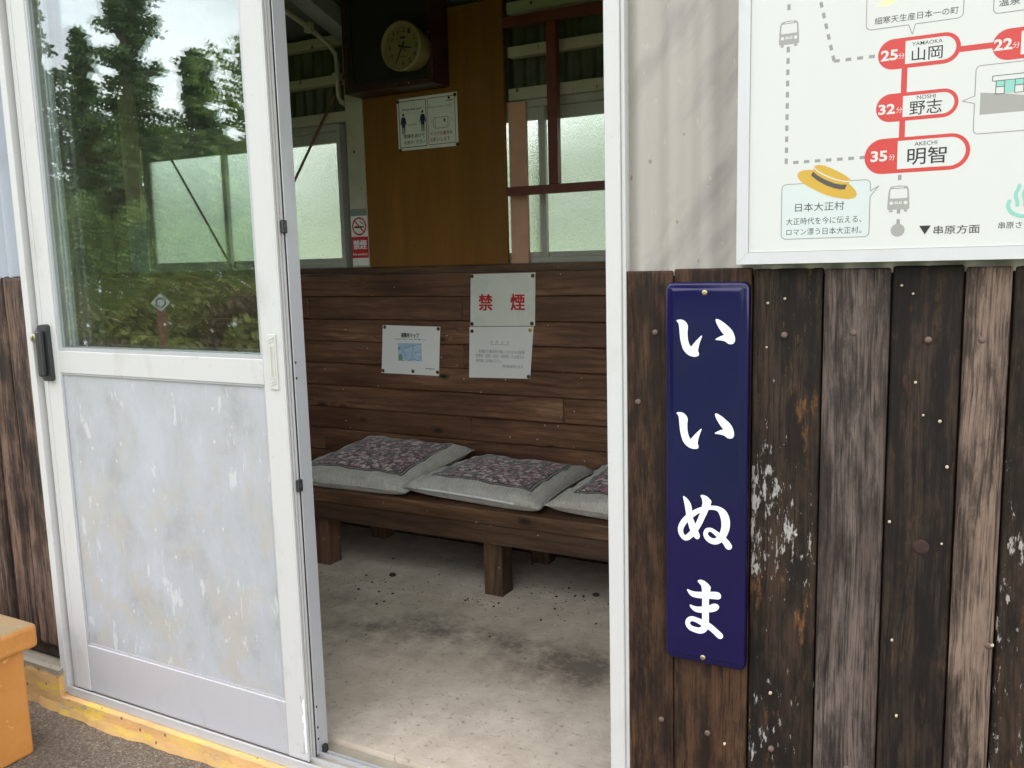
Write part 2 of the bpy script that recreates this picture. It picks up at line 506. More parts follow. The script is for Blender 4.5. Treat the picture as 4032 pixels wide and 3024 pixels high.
def clear_glass():
    n = N('clear window glass')
    geo = n.node("NewGeometry")
    ior = n.math('ADD', n.math('MULTIPLY', geo.outputs["Backfacing"], 1 / 1.8 - 1.8), 1.8)
    fr = n.node("Fresnel"); n.set(fr.inputs["IOR"], ior)
    tr = n.node("BsdfTransparent"); n.set(tr.inputs["Color"], (0.93, 0.965, 0.945, 1))
    gl = n.node("BsdfGlossy"); n.set(gl.inputs["Roughness"], 0.0); n.set(gl.inputs["Color"], (0.96, 0.98, 0.97, 1))
    co = n.coord()
    mxs = n.node("MixShader")
    n.set(mxs.inputs[0], fr.outputs[0]); n.set(mxs.inputs[1], tr.outputs[0]); n.set(mxs.inputs[2], gl.outputs[0])
    # dust smears
    df = n.node("BsdfDiffuse"); n.set(df.inputs["Color"], (0.6, 0.62, 0.62, 1))
    sm = n.noise(n.map(co, (14, 1, 11)), 1.0, 5, 0.7)
    z = n.sep(co)[2]
    smk = n.math('MULTIPLY', n.ramp(n.math('ADD', sm, n.ramp(z, [(0.55, 0.0), (0.6, 0.0)])), [(0.66, 0.0), (0.74, 0.35)]), 1.0)
    m2 = n.node("MixShader")
    n.set(m2.inputs[0], n.math('ADD', n.math('MULTIPLY', smk, 0.3), 0.004)); n.set(m2.inputs[1], mxs.outputs[0]); n.set(m2.inputs[2], df.outputs[0])
    return n.surf(m2.outputs[0])


MAT['glass'] = clear_glass()


def splash_mat():
    n = N('dried white splash')
    d = n.node("BsdfDiffuse"); n.set(d.inputs["Color"], (*C(190, 198, 206), 1))
    t = n.node("BsdfTransparent")
    m = n.node("MixShader"); n.set(m.inputs[0], n.ramp(n.noise(n.coord(), 160, 3), [(0.35, 0.1), (0.65, 0.75)]))
    n.set(m.inputs[1], t.outputs[0]); n.set(m.inputs[2], d.outputs[0])
    return n.surf(m.outputs[0])


MAT['splash'] = splash_mat()


def frosted_glass():
    n = N('patterned frosted glass')
    co = n.coord()
    h = n.math('ADD', n.noise(n.map(co, (150, 60, 130)), 1.0, 2, 0.5), n.math('MULTIPLY', n.voro(n.map(co, (190, 60, 170)), 1.0), 0.5))
    nm = n.bump(h, 0.9, 0.004)
    rf = n.node("BsdfRefraction"); n.set(rf.inputs["Roughness"], 0.15); n.set(rf.inputs["IOR"], 1.12); n.set(rf.inputs["Normal"], nm)
    n.set(rf.inputs["Color"], (0.92, 0.96, 0.92, 1))
    tl = n.node("BsdfTranslucent"); n.set(tl.inputs["Color"], (0.80, 0.84, 0.80, 1)); n.set(tl.inputs["Normal"], nm)
    gl = n.node("BsdfGlossy"); n.set(gl.inputs["Roughness"], 0.25); n.set(gl.inputs["Normal"], nm)
    m1 = n.node("MixShader"); n.set(m1.inputs[0], 0.3); n.set(m1.inputs[1], rf.outputs[0]); n.set(m1.inputs[2], tl.outputs[0])
    m2 = n.node("MixShader"); n.set(m2.inputs[0], 0.05); n.set(m2.inputs[1], m1.outputs[0]); n.set(m2.inputs[2], gl.outputs[0])
    return n.surf(m2.outputs[0])


MAT['frosted'] = frosted_glass()


def ochre_mat():
    n = N('ochre painted plywood')
    co = n.coord()
    base = n.ramp(n.noise(n.map(co, (18, 4, 1.6)), 1.0, 5, 0.6), [(0.3, C(114, 74, 23)), (0.7, C(130, 86, 29))])
    base = n.mix(n.math('MULTIPLY', n.ramp(n.noise(n.map(co, (140, 20, 6)), 1.0, 3), [(0.4, 1.0), (0.6, 0.0)]), 0.15), base, C(92, 56, 15))
    base = n.mix(n.ramp(n.voro(n.map(co, (9, 9, 9)), 1.0), [(0.03, 0.8), (0.045, 0.0)]), base, C(40, 30, 20))
    return n.pbr(base, 0.5, 0, n.bump(n.noise(n.map(co, (160, 20, 10)), 1.0, 3), 0.1, 0.002), 0.4)


MAT['ochre'] = ochre_mat()


def cream_steel():
    n = N('chipped cream steel paint')
    co = n.coord()
    base = n.ramp(n.noise(co, 7, 4), [(0.3, C(166, 160, 138)), (0.7, C(184, 178, 156))])
    base = n.mix(n.ramp(n.noise(n.map(co, (30, 30, 22)), 1.0, 5, 0.7), [(0.66, 0.0), (0.7, 0.9)]), base, C(96, 64, 40))
    base = n.mix(n.ramp(n.voro(n.map(co, (12, 12, 9)), 1.0), [(0.06, 0.9), (0.08, 0.0)]), base, C(52, 36, 24))
    return n.pbr(base, 0.55, 0, n.bump(n.noise(co, 60, 4), 0.1, 0.002), 0.4)


MAT['cream_steel'] = cream_steel()
MAT['rust_rod'] = plain('rusty brace rod', C(112, 84, 62), 0.7, 0.2, 0.3, 40)
MAT['beam_grey'] = plain('grey painted beam', C(140, 142, 140), 0.5, 0, 0.12, 8)
MAT['salmon'] = plain('salmon painted stud', C(196, 148, 124), 0.7, 0, 0.1, 8)
MAT['roof_tin'] = tin_mat('dull roof tin', C(104, 106, 104), C(60, 56, 50), 0.5)
MAT['plywood_dim'] = plain('beige interior board', C(140, 126, 104), 0.7, 0, 0.12, 6)


def concrete_floor():
    n = N('worn concrete floor')
    co = n.coord()
    wob = n.noise(n.map(co, (7, 7, 7)), 1.0, 5, 0.65)
    base = n.ramp(n.noise(co, 9, 7, 0.68), [(0.3, C(176, 163, 147)), (0.52, C(198, 185, 168)), (0.72, C(214, 202, 186))])
    base = n.mix(n.math('MULTIPLY', n.ramp(n.noise(co, 2.2, 5, 0.6), [(0.42, 0.0), (0.7, 1.0)]), 0.35), base, C(150, 138, 118))
    tot = None
    for (x, y, rx, ry, a) in ((-1.72, .85, .26, .17, .8), (-1.14, .79, .28, .18, 1.1), (-1.88, .75, .32, .16, .75), (-1.34, .84, .26, .14, .9),
                              (-1.55, .86, .26, .14, .75), (-1.80, .61, .10, .05, .4), (-1.03, .75, .12, .08, .5), (-1.25, .62, .2, .04, .35), (-2.3, .9, .3, .2, .5), (-1.45, .70, .35, .08, .4)):
        d = n.vmath('LENGTH', n.map(co, (1 / rx, 1 / ry, 0), (-x / rx, -y / ry, 0)))
        f = n.math('MULTIPLY', n.math('POWER', n.math('SUBTRACT', 1.15, n.math('MULTIPLY', d, 0.72), None, True), 1.6), a)
        tot = f if tot is None else n.math('MAXIMUM', tot, f)
    st = n.math('MULTIPLY', tot, n.ramp(n.noise(co, 8, 8, 0.74), [(0.34, 0.15), (0.62, 1.35)]))
    st = n.math('MULTIPLY', st, n.ramp(n.noise(co, 34, 5, 0.7), [(0.3, 0.6), (0.58, 1.15)]), None, True)
    base = n.mix(n.math('MULTIPLY', st, 0.78), base, C(78, 70, 61))
    base = n.mix(n.ramp(n.noise(n.map(co, (46, 46, 46)), 1.0, 4, 0.7), [(0.33, 0.6), (0.42, 0.0)]), base, C(104, 96, 84))
    dots = n.voro(n.map(co, (15, 15, 1)), 1.0)
    dz = n.noise(co, 5, 3)
    base = n.mix(n.ramp(n.math('ADD', dots, n.math('MULTIPLY', dz, 0.1)), [(0.075, 0.8), (0.10, 0.0)]), base, C(80, 72, 63))
    return n.pbr(base, 0.75, 0, n.bump(n.noise(co, 90, 6, 0.7), 0.35, 0.004), 0.35)


MAT['floor'] = concrete_floor()


def kerb_mat():
    n = N('peeling yellow kerb paint')
    co = n.coord()
    m = n.noise(n.map(co, (5, 20, 16)), 1.0, 6, 0.65, 0.6)
    base = n.ramp(m, [(0.30, C(182, 142, 96)), (0.5, C(196, 157, 104)), (0.66, C(203, 168, 94))])
    base = n.mix(n.ramp(n.noise(n.map(co, (3.2, 12, 12), (5, 2, 1)), 1.0, 5, 0.6), [(0.57, 0.0), (0.62, 0.8)]), base, C(208, 178, 80))
    pk = n.noise(n.map(co, (8, 16, 18), (3, 4, 6)), 1.0, 5, 0.68)
    base = n.mix(n.ramp(pk, [(0.63, 0.0), (0.65, 1.0)]), base, C(150, 146, 138))
    z = n.sep(co)[2]
    top = n.ramp(n.math('ADD', z, n.math('MULTIPLY', n.math('SUBTRACT', n.noise(co, 22, 4), 0.5), 0.03)), [(0.026, 0.0), (0.034, 1.0)])
    base = n.mix(top, base, C(128, 121, 106))
    sp = n.voro(n.map(co, (22, 22, 22)), 1.0)
    base = n.mix(n.ramp(sp, [(0.09, 0.9), (0.13, 0.0)]), base, C(112, 84, 56))
    return n.pbr(base, 0.65, 0, n.bump(n.math('ADD', n.noise(co, 40, 5, 0.65), n.math('MULTIPLY', pk, 0.8)), 0.5, 0.006), 0.4)


MAT['kerb'] = kerb_mat()


def orange_mat():
    n = N('orange painted concrete')
    co = n.coord()
    base = n.ramp(n.noise(co, 6, 6, 0.65), [(0.3, C(176, 116, 54)), (0.7, C(194, 134, 68))])
    nz = n.sep(n.node("NewGeometry").outputs["Normal"])[2]
    worn = n.math('MULTIPLY', n.ramp(nz, [(0.5, 0.0), (0.95, 1.0)]), n.ramp(n.noise(co, 9, 5, 0.6), [(0.25, 0.7), (0.55, 1.0)]))
    base = n.mix(n.math('MULTIPLY', worn, 0.95), base, C(128, 113, 86))
    base = n.mix(n.ramp(n.noise(co, 30, 4, 0.7), [(0.64, 0.0), (0.68, 0.5)]), base, C(226, 180, 110))
    return n.pbr(base, 0.55, 0, n.bump(n.noise(co, 25, 6, 0.6), 0.4, 0.006), 0.45)


MAT['orange'] = orange_mat()


def asphalt_mat():
    n = N('gravelly asphalt')
    co = n.coord()
    v = n.voro(n.map(co, (150, 150, 1)), 1.0, out="Color")
    g = n.noise(co, 120, 4, 0.7)
    base = n.mix(0.45, n.ramp(g, [(0.3, C(78, 69, 60)), (0.7, C(132, 118, 103))]), n.ramp(n.sep(v)[0], [(0.0, C(64, 56, 48)), (0.8, C(124, 111, 97)), (1.0, C(166, 155, 140))]))
    base = n.mix(n.math('MULTIPLY', n.ramp(n.noise(co, 3, 5), [(0.35, 0.0), (0.7, 1.0)]), 0.35), base, C(84, 78, 70))
    return n.pbr(base, 0.85, 0, n.bump(n.voro(n.map(co, (150, 150, 60)), 1.0), 0.9, 0.006), 0.3)


MAT['asphalt'] = asphalt_mat()


def land_mat():
    n = N('grassy ground')
    co = n.coord()
    base = n.ramp(n.noise(co, 1.3, 7, 0.65), [(0.3, C(60, 82, 34)), (0.5, C(92, 116, 50)), (0.7, C(122, 136, 68))])
    return n.pbr(base, 0.9, 0, n.bump(n.noise(co, 30, 5), 0.6, 0.05), 0.2)


MAT['land'] = land_mat()


def leaf_mat(name, lo, hi, trans=0.25):
    n = N(name)
    rnd = n.island()
    co = n.coord()
    f = n.math('ADD', n.math('MULTIPLY', rnd, 0.6), n.math('MULTIPLY', n.noise(co, 0.8, 3), 0.55))
    base = n.ramp(f, [(0.2, lo), (0.85, hi)])
    d = n.node("BsdfPrincipled"); n.set(d.inputs["Base Color"], base); n.set(d.inputs["Roughness"], 0.5); n.set(d.inputs["Specular IOR Level"], 0.3)
    t = n.node("BsdfTranslucent"); n.set(t.inputs["Color"], n.mix(0.3, base, (0.25, 0.4, 0.05, 1)))
    m = n.node("MixShader"); n.set(m.inputs[0], trans); n.set(m.inputs[1], d.outputs[0]); n.set(m.inputs[2], t.outputs[0])
    return n.surf(m.outputs[0])


MAT['leaf_dark'] = leaf_mat('dark cedar foliage', C(38, 54, 32), C(100, 120, 74))
MAT['leaf_mid'] = leaf_mat('broadleaf foliage', C(58, 82, 40), C(144, 166, 92), 0.3)
MAT['leaf_azalea'] = leaf_mat('azalea foliage', C(66, 76, 36), C(138, 138, 72))
MAT['leaf_brown'] = leaf_mat('reddish azalea foliage', C(52, 44, 30), C(110, 86, 62))
MAT['grass'] = leaf_mat('long grass blades', C(62, 82, 34), C(124, 142, 66), 0.3)
MAT['petal'] = plain('white daisy petals', C(216, 214, 204), 0.6)
MAT['bark'] = plain('rough bark', C(74, 62, 52), 0.9, 0, 0.35, 14, 0.6)
MAT['stake'] = plain('orange brown wooden stake', C(118, 84, 58), 0.8, 0, 0.25, 12)
MAT['reflector'] = plain('pale grey marker plate', C(190, 190, 188), 0.4, 0, 0.05)
MAT['white_paper'] = plain('white paper', C(228, 226, 222), 0.6, 0, 0.03, 3)
MAT['lam_paper'] = plain('laminated paper', C(222, 223, 214), 0.28, 0, 0.03, 3)
MAT['ink'] = plain('black ink', C(32, 31, 32), 0.6)
MAT['ink_grey'] = plain('faded grey ink', C(146, 146, 146), 0.6)
MAT['ink_soft'] = plain('dark grey ink', C(62, 62, 64), 0.6)
MAT['ink_navy'] = plain('navy ink', C(26, 32, 74), 0.6)
MAT['ink_red'] = plain('red ink', C(190, 34, 42), 0.5)
MAT['ink_brick'] = plain('brick red ink', C(150, 44, 34), 0.5)
MAT['board_white'] = plain('white printed panel', C(194, 195, 191), 0.35, 0, 0.02, 2, 0, 0.5)
MAT['line_red'] = plain('red printed line', C(184, 56, 52), 0.4, 0, 0.02, 3)
MAT['line_grey'] = plain('grey printed line', C(134, 133, 131), 0.4, 0, 0.02, 3)
MAT['sym_grey'] = plain('warm grey printed symbol', C(146, 144, 139), 0.4, 0, 0.02, 3)
MAT['bubble_fill'] = plain('pale printed bubble', C(188, 195, 193), 0.4, 0, 0.02, 3)
MAT['hat_yellow'] = plain('straw yellow print', C(186, 150, 52), 0.4, 0, 0.02, 3)
MAT['hat_band'] = plain('dark hat band print', C(72, 68, 64), 0.4, 0, 0.02, 3)
MAT['teal'] = plain('mint green print', C(128, 182, 168), 0.4, 0, 0.02, 3)
MAT['noodle'] = plain('pale yellow print', C(222, 214, 160), 0.4, 0, 0.03, 3)
MAT['map_blue'] = plain('pale blue map print', C(176, 198, 218), 0.5, 0, 0.08, 30)
MAT['map_green'] = plain('green map print', C(104, 158, 122), 0.5, 0, 0.05, 9)
MAT['clock_case'] = plain('yellowed clock plastic', C(138, 126, 84), 0.4, 0, 0.05, 6)
MAT['clock_dial'] = plain('yellowed clock dial', C(126, 114, 74), 0.5, 0, 0.04, 6)
MAT['leaf_litter'] = plain('dry brown leaf', C(58, 44, 34), 0.8, 0, 0.3, 60)
MAT['crumb'] = plain('dark soil crumb', C(42, 36, 31), 0.9, 0, 0.3, 60)


def enamel():
    n = N('deep blue enamel')
    co = n.coord()
    base = n.ramp(n.noise(co, 3, 3), [(0.3, C(13, 10, 52)), (0.7, C(18, 13, 64))])
    return n.pbr(base, 0.09, 0, n.bump(n.noise(n.map(co, (40, 40, 40)), 1.0, 4, 0.55), 0.05, 0.002), 0.42, 0.0, 0.05)


MAT['enamel'] = enamel()
MAT['enamel_white'] = plain('white enamel', C(224, 228, 234), 0.25, 0, 0.01, 3)


def cushion_mat():
    n = N('quilted grey linen')
    co = n.coord()
    a = n.math('SINE', n.math('MULTIPLY', n.vmath('DOT_PRODUCT', co, (1, 1, 0.6)), 210.0))
    b = n.math('SINE', n.math('MULTIPLY', n.vmath('DOT_PRODUCT', co, (1, -1, 0.6)), 210.0))
    q = n.math('MULTIPLY', a, b)
    base = n.ramp(n.noise(co, 16, 5, 0.65), [(0.3, C(166, 162, 153)), (0.7, C(190, 186, 177))])
    base = n.mix(n.ramp(n.noise(n.map(co, (230, 230, 230)), 1.0, 3), [(0.4, 0.35), (0.6, 0.0)]), base, C(140, 135, 125))
    h = n.math('ADD', n.math('MULTIPLY', q, 0.35), n.math('MULTIPLY', n.noise(co, 22, 4), 1.2))
    return n.pbr(base, 0.9, 0, n.bump(h, 0.6, 0.006), 0.2, sheen=0.3)


MAT['linen'] = cushion_mat()


def floral():
    n = N('dark floral print cloth')
    uv = n.coord("UV")
    u, v = n.sep(uv)[:2]
    um = n.math('MINIMUM', u, n.math('SUBTRACT', 1.0, u))
    vm = n.math('MINIMUM', v, n.math('SUBTRACT', 1.0, v))
    e = n.math('MINIMUM', um, vm)
    sc = n.map(uv, (1.0, 0.8, 1))
    wv = n.vmath('ADD', sc, n.vmath('SCALE', n.noise(sc, 9, 2, 0.5, 0, True), None))
    vine = n.noise(n.map(sc, (26, 26, 1)), 1.0, 3, 0.6, 1.6)
    base = n.ramp(vine, [(0.42, C(48, 42, 46)), (0.47, C(126, 118, 118)), (0.50, C(52, 46, 52)), (0.6, C(56, 50, 56)), (0.64, C(140, 130, 132)), (0.68, C(60, 54, 58))])
    for (s, off, rr, cols) in ((15, (0, 0, 0), 0.40, [(0.0, C(146, 62, 84)), (0.16, C(196, 172, 168)), (0.38, C(112, 104, 108)), (0.62, C(164, 104, 118)), (0.76, C(200, 190, 182)), (0.88, C(92, 84, 90))]),
                               (22, (3, 7, 0), 0.34, [(0.0, C(128, 120, 122)), (0.40, C(150, 70, 92)), (0.55, C(190, 172, 168)), (0.8, C(96, 84, 92))])):
        p = n.map(sc, (s, s, 1), off)
        vd = n.node("TexVoronoi"); vd.voronoi_dimensions = '2D'
        n.set(vd.inputs["Vector"], p); n.set(vd.inputs["Scale"], 1.0)
        dd = n.math('ADD', vd.outputs["Distance"], n.math('MULTIPLY', n.math('SUBTRACT', n.noise(n.map(p, (5, 5, 1)), 1.0, 1), 0.5), 0.36))
        rc = n.sep(vd.outputs["Color"])[0]
        col = n.ramp(rc, cols, 'CONSTANT')
        base = n.mix(n.ramp(dd, [(rr - 0.03, 1.0), (rr, 0.0)]), base, col)
        base = n.mix(n.ramp(dd, [(0.10, 1.0), (0.13, 0.0)]), base, C(214, 196, 176))
        base = n.mix(n.ramp(dd, [(0.05, 1.0), (0.07, 0.0)]), base, C(120, 50, 70))
    # double dark border line
    line = n.ramp(e, [(0.0, 1.0), (0.014, 0.0), (0.026, 1.0), (0.040, 0.0)], 'CONSTANT')
    base = n.mix(line, base, C(30, 27, 30))
    gap = n.ramp(e, [(0.0, 0.0), (0.014, 1.0), (0.026, 0.0)], 'CONSTANT')
    base = n.mix(gap, base, C(150, 144, 138))
    return n.pbr(base, 0.85, 0, n.bump(n.noise(uv, 120, 3), 0.2, 0.003), 0.2, sheen=0.3)


MAT['floral'] = floral()
MAT['zip_white'] = plain('white zip tape', C(214, 214, 210), 0.6)


# ------------------------------------------------------------------ ground
def grid_sheet(name, x0, x1, y0, y1, nx, ny, zf, mat, kind='structure', **kw):
    bm = bmesh.new()
    vs = [[bm.verts.new((x0 + (x1 - x0) * i / nx, y0 + (y1 - y0) * j / ny, zf(x0 + (x1 - x0) * i / nx, y0 + (y1 - y0) * j / ny))) for i in range(nx + 1)] for j in range(ny + 1)]
    for j in range(ny):
        for i in range(nx):
            bm.faces.new((vs[j][i], vs[j][i + 1], vs[j + 1][i + 1], vs[j + 1][i])).smooth = True
    me = bpy.data.meshes.new(name); bm.to_mesh(me); bm.free()
    me.materials.append(mat)
    o = bpy.data.objects.new(name, me); COL.objects.link(o)
    return tag(o, kind=kind, **kw)


def land_z(x, y):
    n = 0.12 * math.sin(x * 0.7 + y * 0.3) + 0.1 * math.sin(x * 0.31 - y * 0.9)
    if y < -5:
        k = min(1, (-5 - y) / 9.0); return -0.75 + 1.5 * k * k * (3 - 2 * k) + n * k
    if y > 2.6:
        k = min(1, (y - 2.6) / 5.0); return -0.16 + 2.2 * k * k * (3 - 2 * k) + n * k
    if y < -3.2: return -0.75
    return -0.16


grid_sheet('ground', -70, 60, -70, 60, 65, 65, lambda x, y: land_z(x, y) if abs(y) > 4 or y > 3 else -0.8, MAT['land'])
grid_sheet('bank', -30, 20, 2.3, 14, 50, 24, land_z, MAT['land'])
plat = MB().box(-30, 20, -3.2, 0.10, -0.9, -0.09)
tag(plat.build('platform', MAT['asphalt']), kind='structure')
fl = MB().box(-4.62, 1.62, 0.112, 1.9, -0.09, 0.0)
tag(fl.build('floor', MAT['floor']), kind='structure')

# concrete plinth with peeling yellow paint (wavy lower edge of the paint is the real concrete edge)
random.seed(4)


def plinth(x0, x1, ztop, yfront):
    m = MB(); bm = m.bm
    n = max(2, int((x1 - x0) / 0.03))
    prof_prev = None
    for i in range(n + 1):
        x = x0 + (x1 - x0) * i / n
        w = 0.004 * math.sin(x * 9.0) + 0.003 * math.sin(x * 23 + 1) + random.uniform(-.002, .002)
        ring = [bm.verts.new((x, 0.11, ztop)), bm.verts.new((x, yfront + 0.016, ztop)), bm.verts.new((x, yfront + 0.003, ztop - 0.005)),
                bm.verts.new((x, yfront + w * 0.3, ztop - 0.03)), bm.verts.new((x, yfront - 0.004 + w, -0.06)), bm.verts.new((x, yfront - 0.012 + w * 1.6, -0.0895)), bm.verts.new((x, 0.11, -0.0895))]
        if prof_prev:
            for k in range(6):
                bm.faces.new((prof_prev[k], prof_prev[k + 1], ring[k + 1], ring[k]))
        else:
            bm.faces.new(ring)
        prof_prev = ring
    bm.faces.new(list(reversed(prof_prev)))
    return m


shelter = empty('station_shelter', (-1.5, 0.8, 0),
                label='weathered wayside station waiting shelter with plank dado and corrugated tin upper walls', cat='building')
plinth(-4.6, -2.545, 0.05, -0.03).build('plinth', MAT['kerb'], shelter)
plinth(-2.545, -0.632, -0.034, -0.034).build('door_step', MAT['kerb'], shelter)
plinth(-0.632, 1.6, 0.05, -0.03).build('plinth', MAT['kerb'], shelter)

# ------------------------------------------------------------------ outer plank dado
random.seed(11)
MI = ['board_brown', 'board_dark', 'board_fleck', 'board_grey', 'board_tan']
mats = [MAT[k] for k in MI]
edges = [(-.6365, -.5375, 0, 0), (-.5355, -.3885, 0, 0), (-.3855, -.2635, 2, .003), (-.2605, -.1525, 3, -.002), (-.1495, -.0415, 1, .002), (-.0385, .0280, 4, -.002), (.0310, .150, 2, .003)]
x = .153
seqm = [3, 1, 4, 0, 2, 3, 1, 1, 4, 2, 0, 3, 1]
k = 0
while x < 1.6:
    w = (.108, .068, .122, .11)[k % 4]
    edges.append((x, min(1.6, x + w), seqm[k % 13], (.002, -.002)[k % 2])); x += w + .003; k += 1


def cladding(edges, ztop, zbot, bev):
    m = MB()
    for (a, b, mi, dy) in edges:
        zt = ztop + random.uniform(-.003, .003)
        m.box(a, b, dy, 0.018 + dy * .2, zbot + random.uniform(-.008, .008), zt, bev, mi, 2)
    return m


clad = cladding(edges, 1.272, 0.085, .004)
clad.build('plank_cladding', mats, shelter)
# left of the door
edl = []
x = -2.5575
for k in range(16):
    w = (.118, .105, .13, .1)[k % 4]
    edl.append((x - w, x, 0, (.0, .004, -.002)[k % 3])); x -= w + .004
cladding(edl, 1.287, 0.105, .012).build('plank_cladding', [MAT['board_left']], shelter)
# dark gap backing behind the boards
MB().box(-.634, 1.6, .02, .05, .06, 1.262).build('backing_board', MAT['board_dark'], shelter)
MB().box(-4.6, -2.556, .02, .05, .06, 1.262).build('backing_board', MAT['board_dark'], shelter)


def corrugated(x0, x1, z0, z1, y, amp, per, thick=0.0015):
    m = MB(); bm = m.bm
    n = int((x1 - x0) / per * 10)
    xs = [x0 + (x1 - x0) * i / n for i in range(n + 1)]
    ys = [y + amp * math.cos(2 * math.pi * x / per) for x in xs]
    sides = []
    for d in (0.0, thick):
        lo = [bm.verts.new((x, yy + d, z0)) for x, yy in zip(xs, ys)]
        hi = [bm.verts.new((x, yy + d, z1)) for x, yy in zip(xs, ys)]
        for i in range(n):
            q = (lo[i], lo[i + 1], hi[i + 1], hi[i])
            bm.faces.new(q if d == 0 else q[::-1]).smooth = True
    for z, flip in ((z0, True), (z1, False)):
        fr_ = [bm.verts.new((x, yy, z)) for x, yy in zip(xs, ys)]
        bk = [bm.verts.new((x, yy + thick, z)) for x, yy in zip(xs, ys)]
        for i in range(n):
            q = (fr_[i], fr_[i + 1], bk[i + 1], bk[i])
            bm.faces.new(q[::-1] if flip else q)
    return m


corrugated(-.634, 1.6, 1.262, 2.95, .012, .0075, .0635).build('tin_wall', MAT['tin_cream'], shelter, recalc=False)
corrugated(-3.05, -2.556, 1.276, 2.95, .012, .0075, .0635).build('tin_wall', MAT['tin_blue'], shelter, recalc=False)
corrugated(-4.6, -3.052, 1.99, 2.95, .012, .0075, .0635).build('tin_wall', MAT['tin_blue'], shelter, recalc=False)
corrugated(-4.6, -4.36, 1.276, 1.988, .012, .0075, .0635).build('tin_wall', MAT['tin_blue'], shelter, recalc=False)
# wall over the door, lining, end walls, back wall
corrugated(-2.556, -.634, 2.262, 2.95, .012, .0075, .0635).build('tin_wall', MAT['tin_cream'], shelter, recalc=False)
for q in ((-.60, 1.5, .056, .07, 0.0, 2.82), (-4.5, -3.055, .056, .07, 0.0, 1.276), (-4.5, -3.055, .056, .07, 1.99, 2.82), (-3.054, -2.59, .056, .07, 0.0, 2.82), (-2.59, -.60, .112, .126, 2.26, 2.8)):
    MB().box(*q).build('lining', MAT['plywood_dim'], shelter)
MB().box(1.5, 1.6, .056, 1.85, 0.0, 2.8).build('end_wall', MAT['plywood_dim'], shelter)
MB().box(-4.6, -4.5, .056, 1.85, 0.0, 2.8).build('end_wall', MAT['plywood_dim'], shelter)
# roof: one slope falling to the back
rf = MB()
for (t0, t1, mi) in ((0.0, 0.03, 0),):
    y0, y1 = -0.42, 2.25
    zz = lambda y: 2.95 - .33 * y
    v = []
    for (xx, yy, dz) in ((-4.9, y0, 0), (1.9, y0, 0), (1.9, y1, 0), (-4.9, y1, 0), (-4.9, y0, .03), (1.9, y0, .03), (1.9, y1, .03), (-4.9, y1, .03)):
        v.append(rf.bm.verts.new((xx, yy, zz(yy) + dz)))
    for q in ((3, 2, 1, 0), (4, 5, 6, 7), (0, 1, 5, 4), (1, 2, 6, 5), (2, 3, 7, 6), (3, 0, 4, 7)):
        rf.bm.faces.new([v[i] for i in q])
rf.build('roof', MAT['roof_tin'], shelter)

# ------------------------------------------------------------------ interior back wall
YB = 1.69
pl = MB()
zs = [0.06, .168, .277, .386, .4945, .6035, .712, .822, .930, 1.037, 1.145, 1.253]
random.seed(3)
joints = {5: (-1.576,), 6: (-3.1,), 7: (-2.066,), 8: (-.9,), 4: (-2.036,), 3: (-2.9, -1.2), 9: (-2.96, -2.066), 2: (-1.8,), 10: (-1.0,)}
for i in range(len(zs) - 1):
    cuts = [-4.5] + sorted(joints.get(i, ())) + [1.5]
    for a, b in zip(cuts, cuts[1:]):
        pl.box(a + .0006, b - .0006, YB + random.uniform(-.002, .002), YB + .02, zs[i] + .0016, zs[i + 1] - .0016, .003)
pl.build('interior_planking', MAT['plank'], shelter)
MB().box(-4.5, 1.5, YB - .012, YB + .06, 1.2545, 1.283, .002).build('dado_cap', MAT['bench_wood'], shelter)
MB().box(-4.5, 1.5, YB + .022, YB + .04, 0.0, 1.25).build('backing_board', MAT['board_dark'], shelter)

# ochre plywood panel between the windows
MB().box(-2.541, -1.809, 1.660, 1.676, 1.2835, 2.36, .0015).build('ochre_panel', MAT['ochre'], shelter)
# steel posts, rafters, girts, rods
pst = MB().box(-2.655, -2.556, 1.676, 1.70, 1.2835, 2.285, .002)
pst.box(-2.655, -2.648, 1.70, 1.76, 1.2835, 2.285).box(-2.563, -2.556, 1.70, 1.76, 1.2835, 2.285)
pst.build('steel_post', MAT['cream_steel'], shelter)
p2 = MB().box(-4.212, -4.088, 1.676, 1.70, 1.556, 2.285, .002)
p2.build('steel_post', plain('beige paint', C(236, 214, 182), .6, 0, .1, 6), shelter)
MB().box(-4.212, -4.088, 1.676, 1.70, 1.2835, 1.5555, .002).build('post_foot', plain('blue grey paint', C(150, 160, 172), .5), shelter)


def rafter(x0, x1):
    m = MB()
    ys = (.13, 1.70)
    zz = lambda y: 2.845 - .33 * y
    v = []
    for y in ys:
        for (xx, dz) in ((x0, 0), (x1, 0), (x1, .08), (x0, .08)):
            v.append(m.bm.verts.new((xx, y, zz(y) + dz)))
    for q in ((0, 1, 2, 3), (7, 6, 5, 4), (0, 4, 5, 1), (1, 5, 6, 2), (2, 6, 7, 3), (3, 7, 4, 0)):
        m.bm.faces.new([v[i] for i in q])
    return m


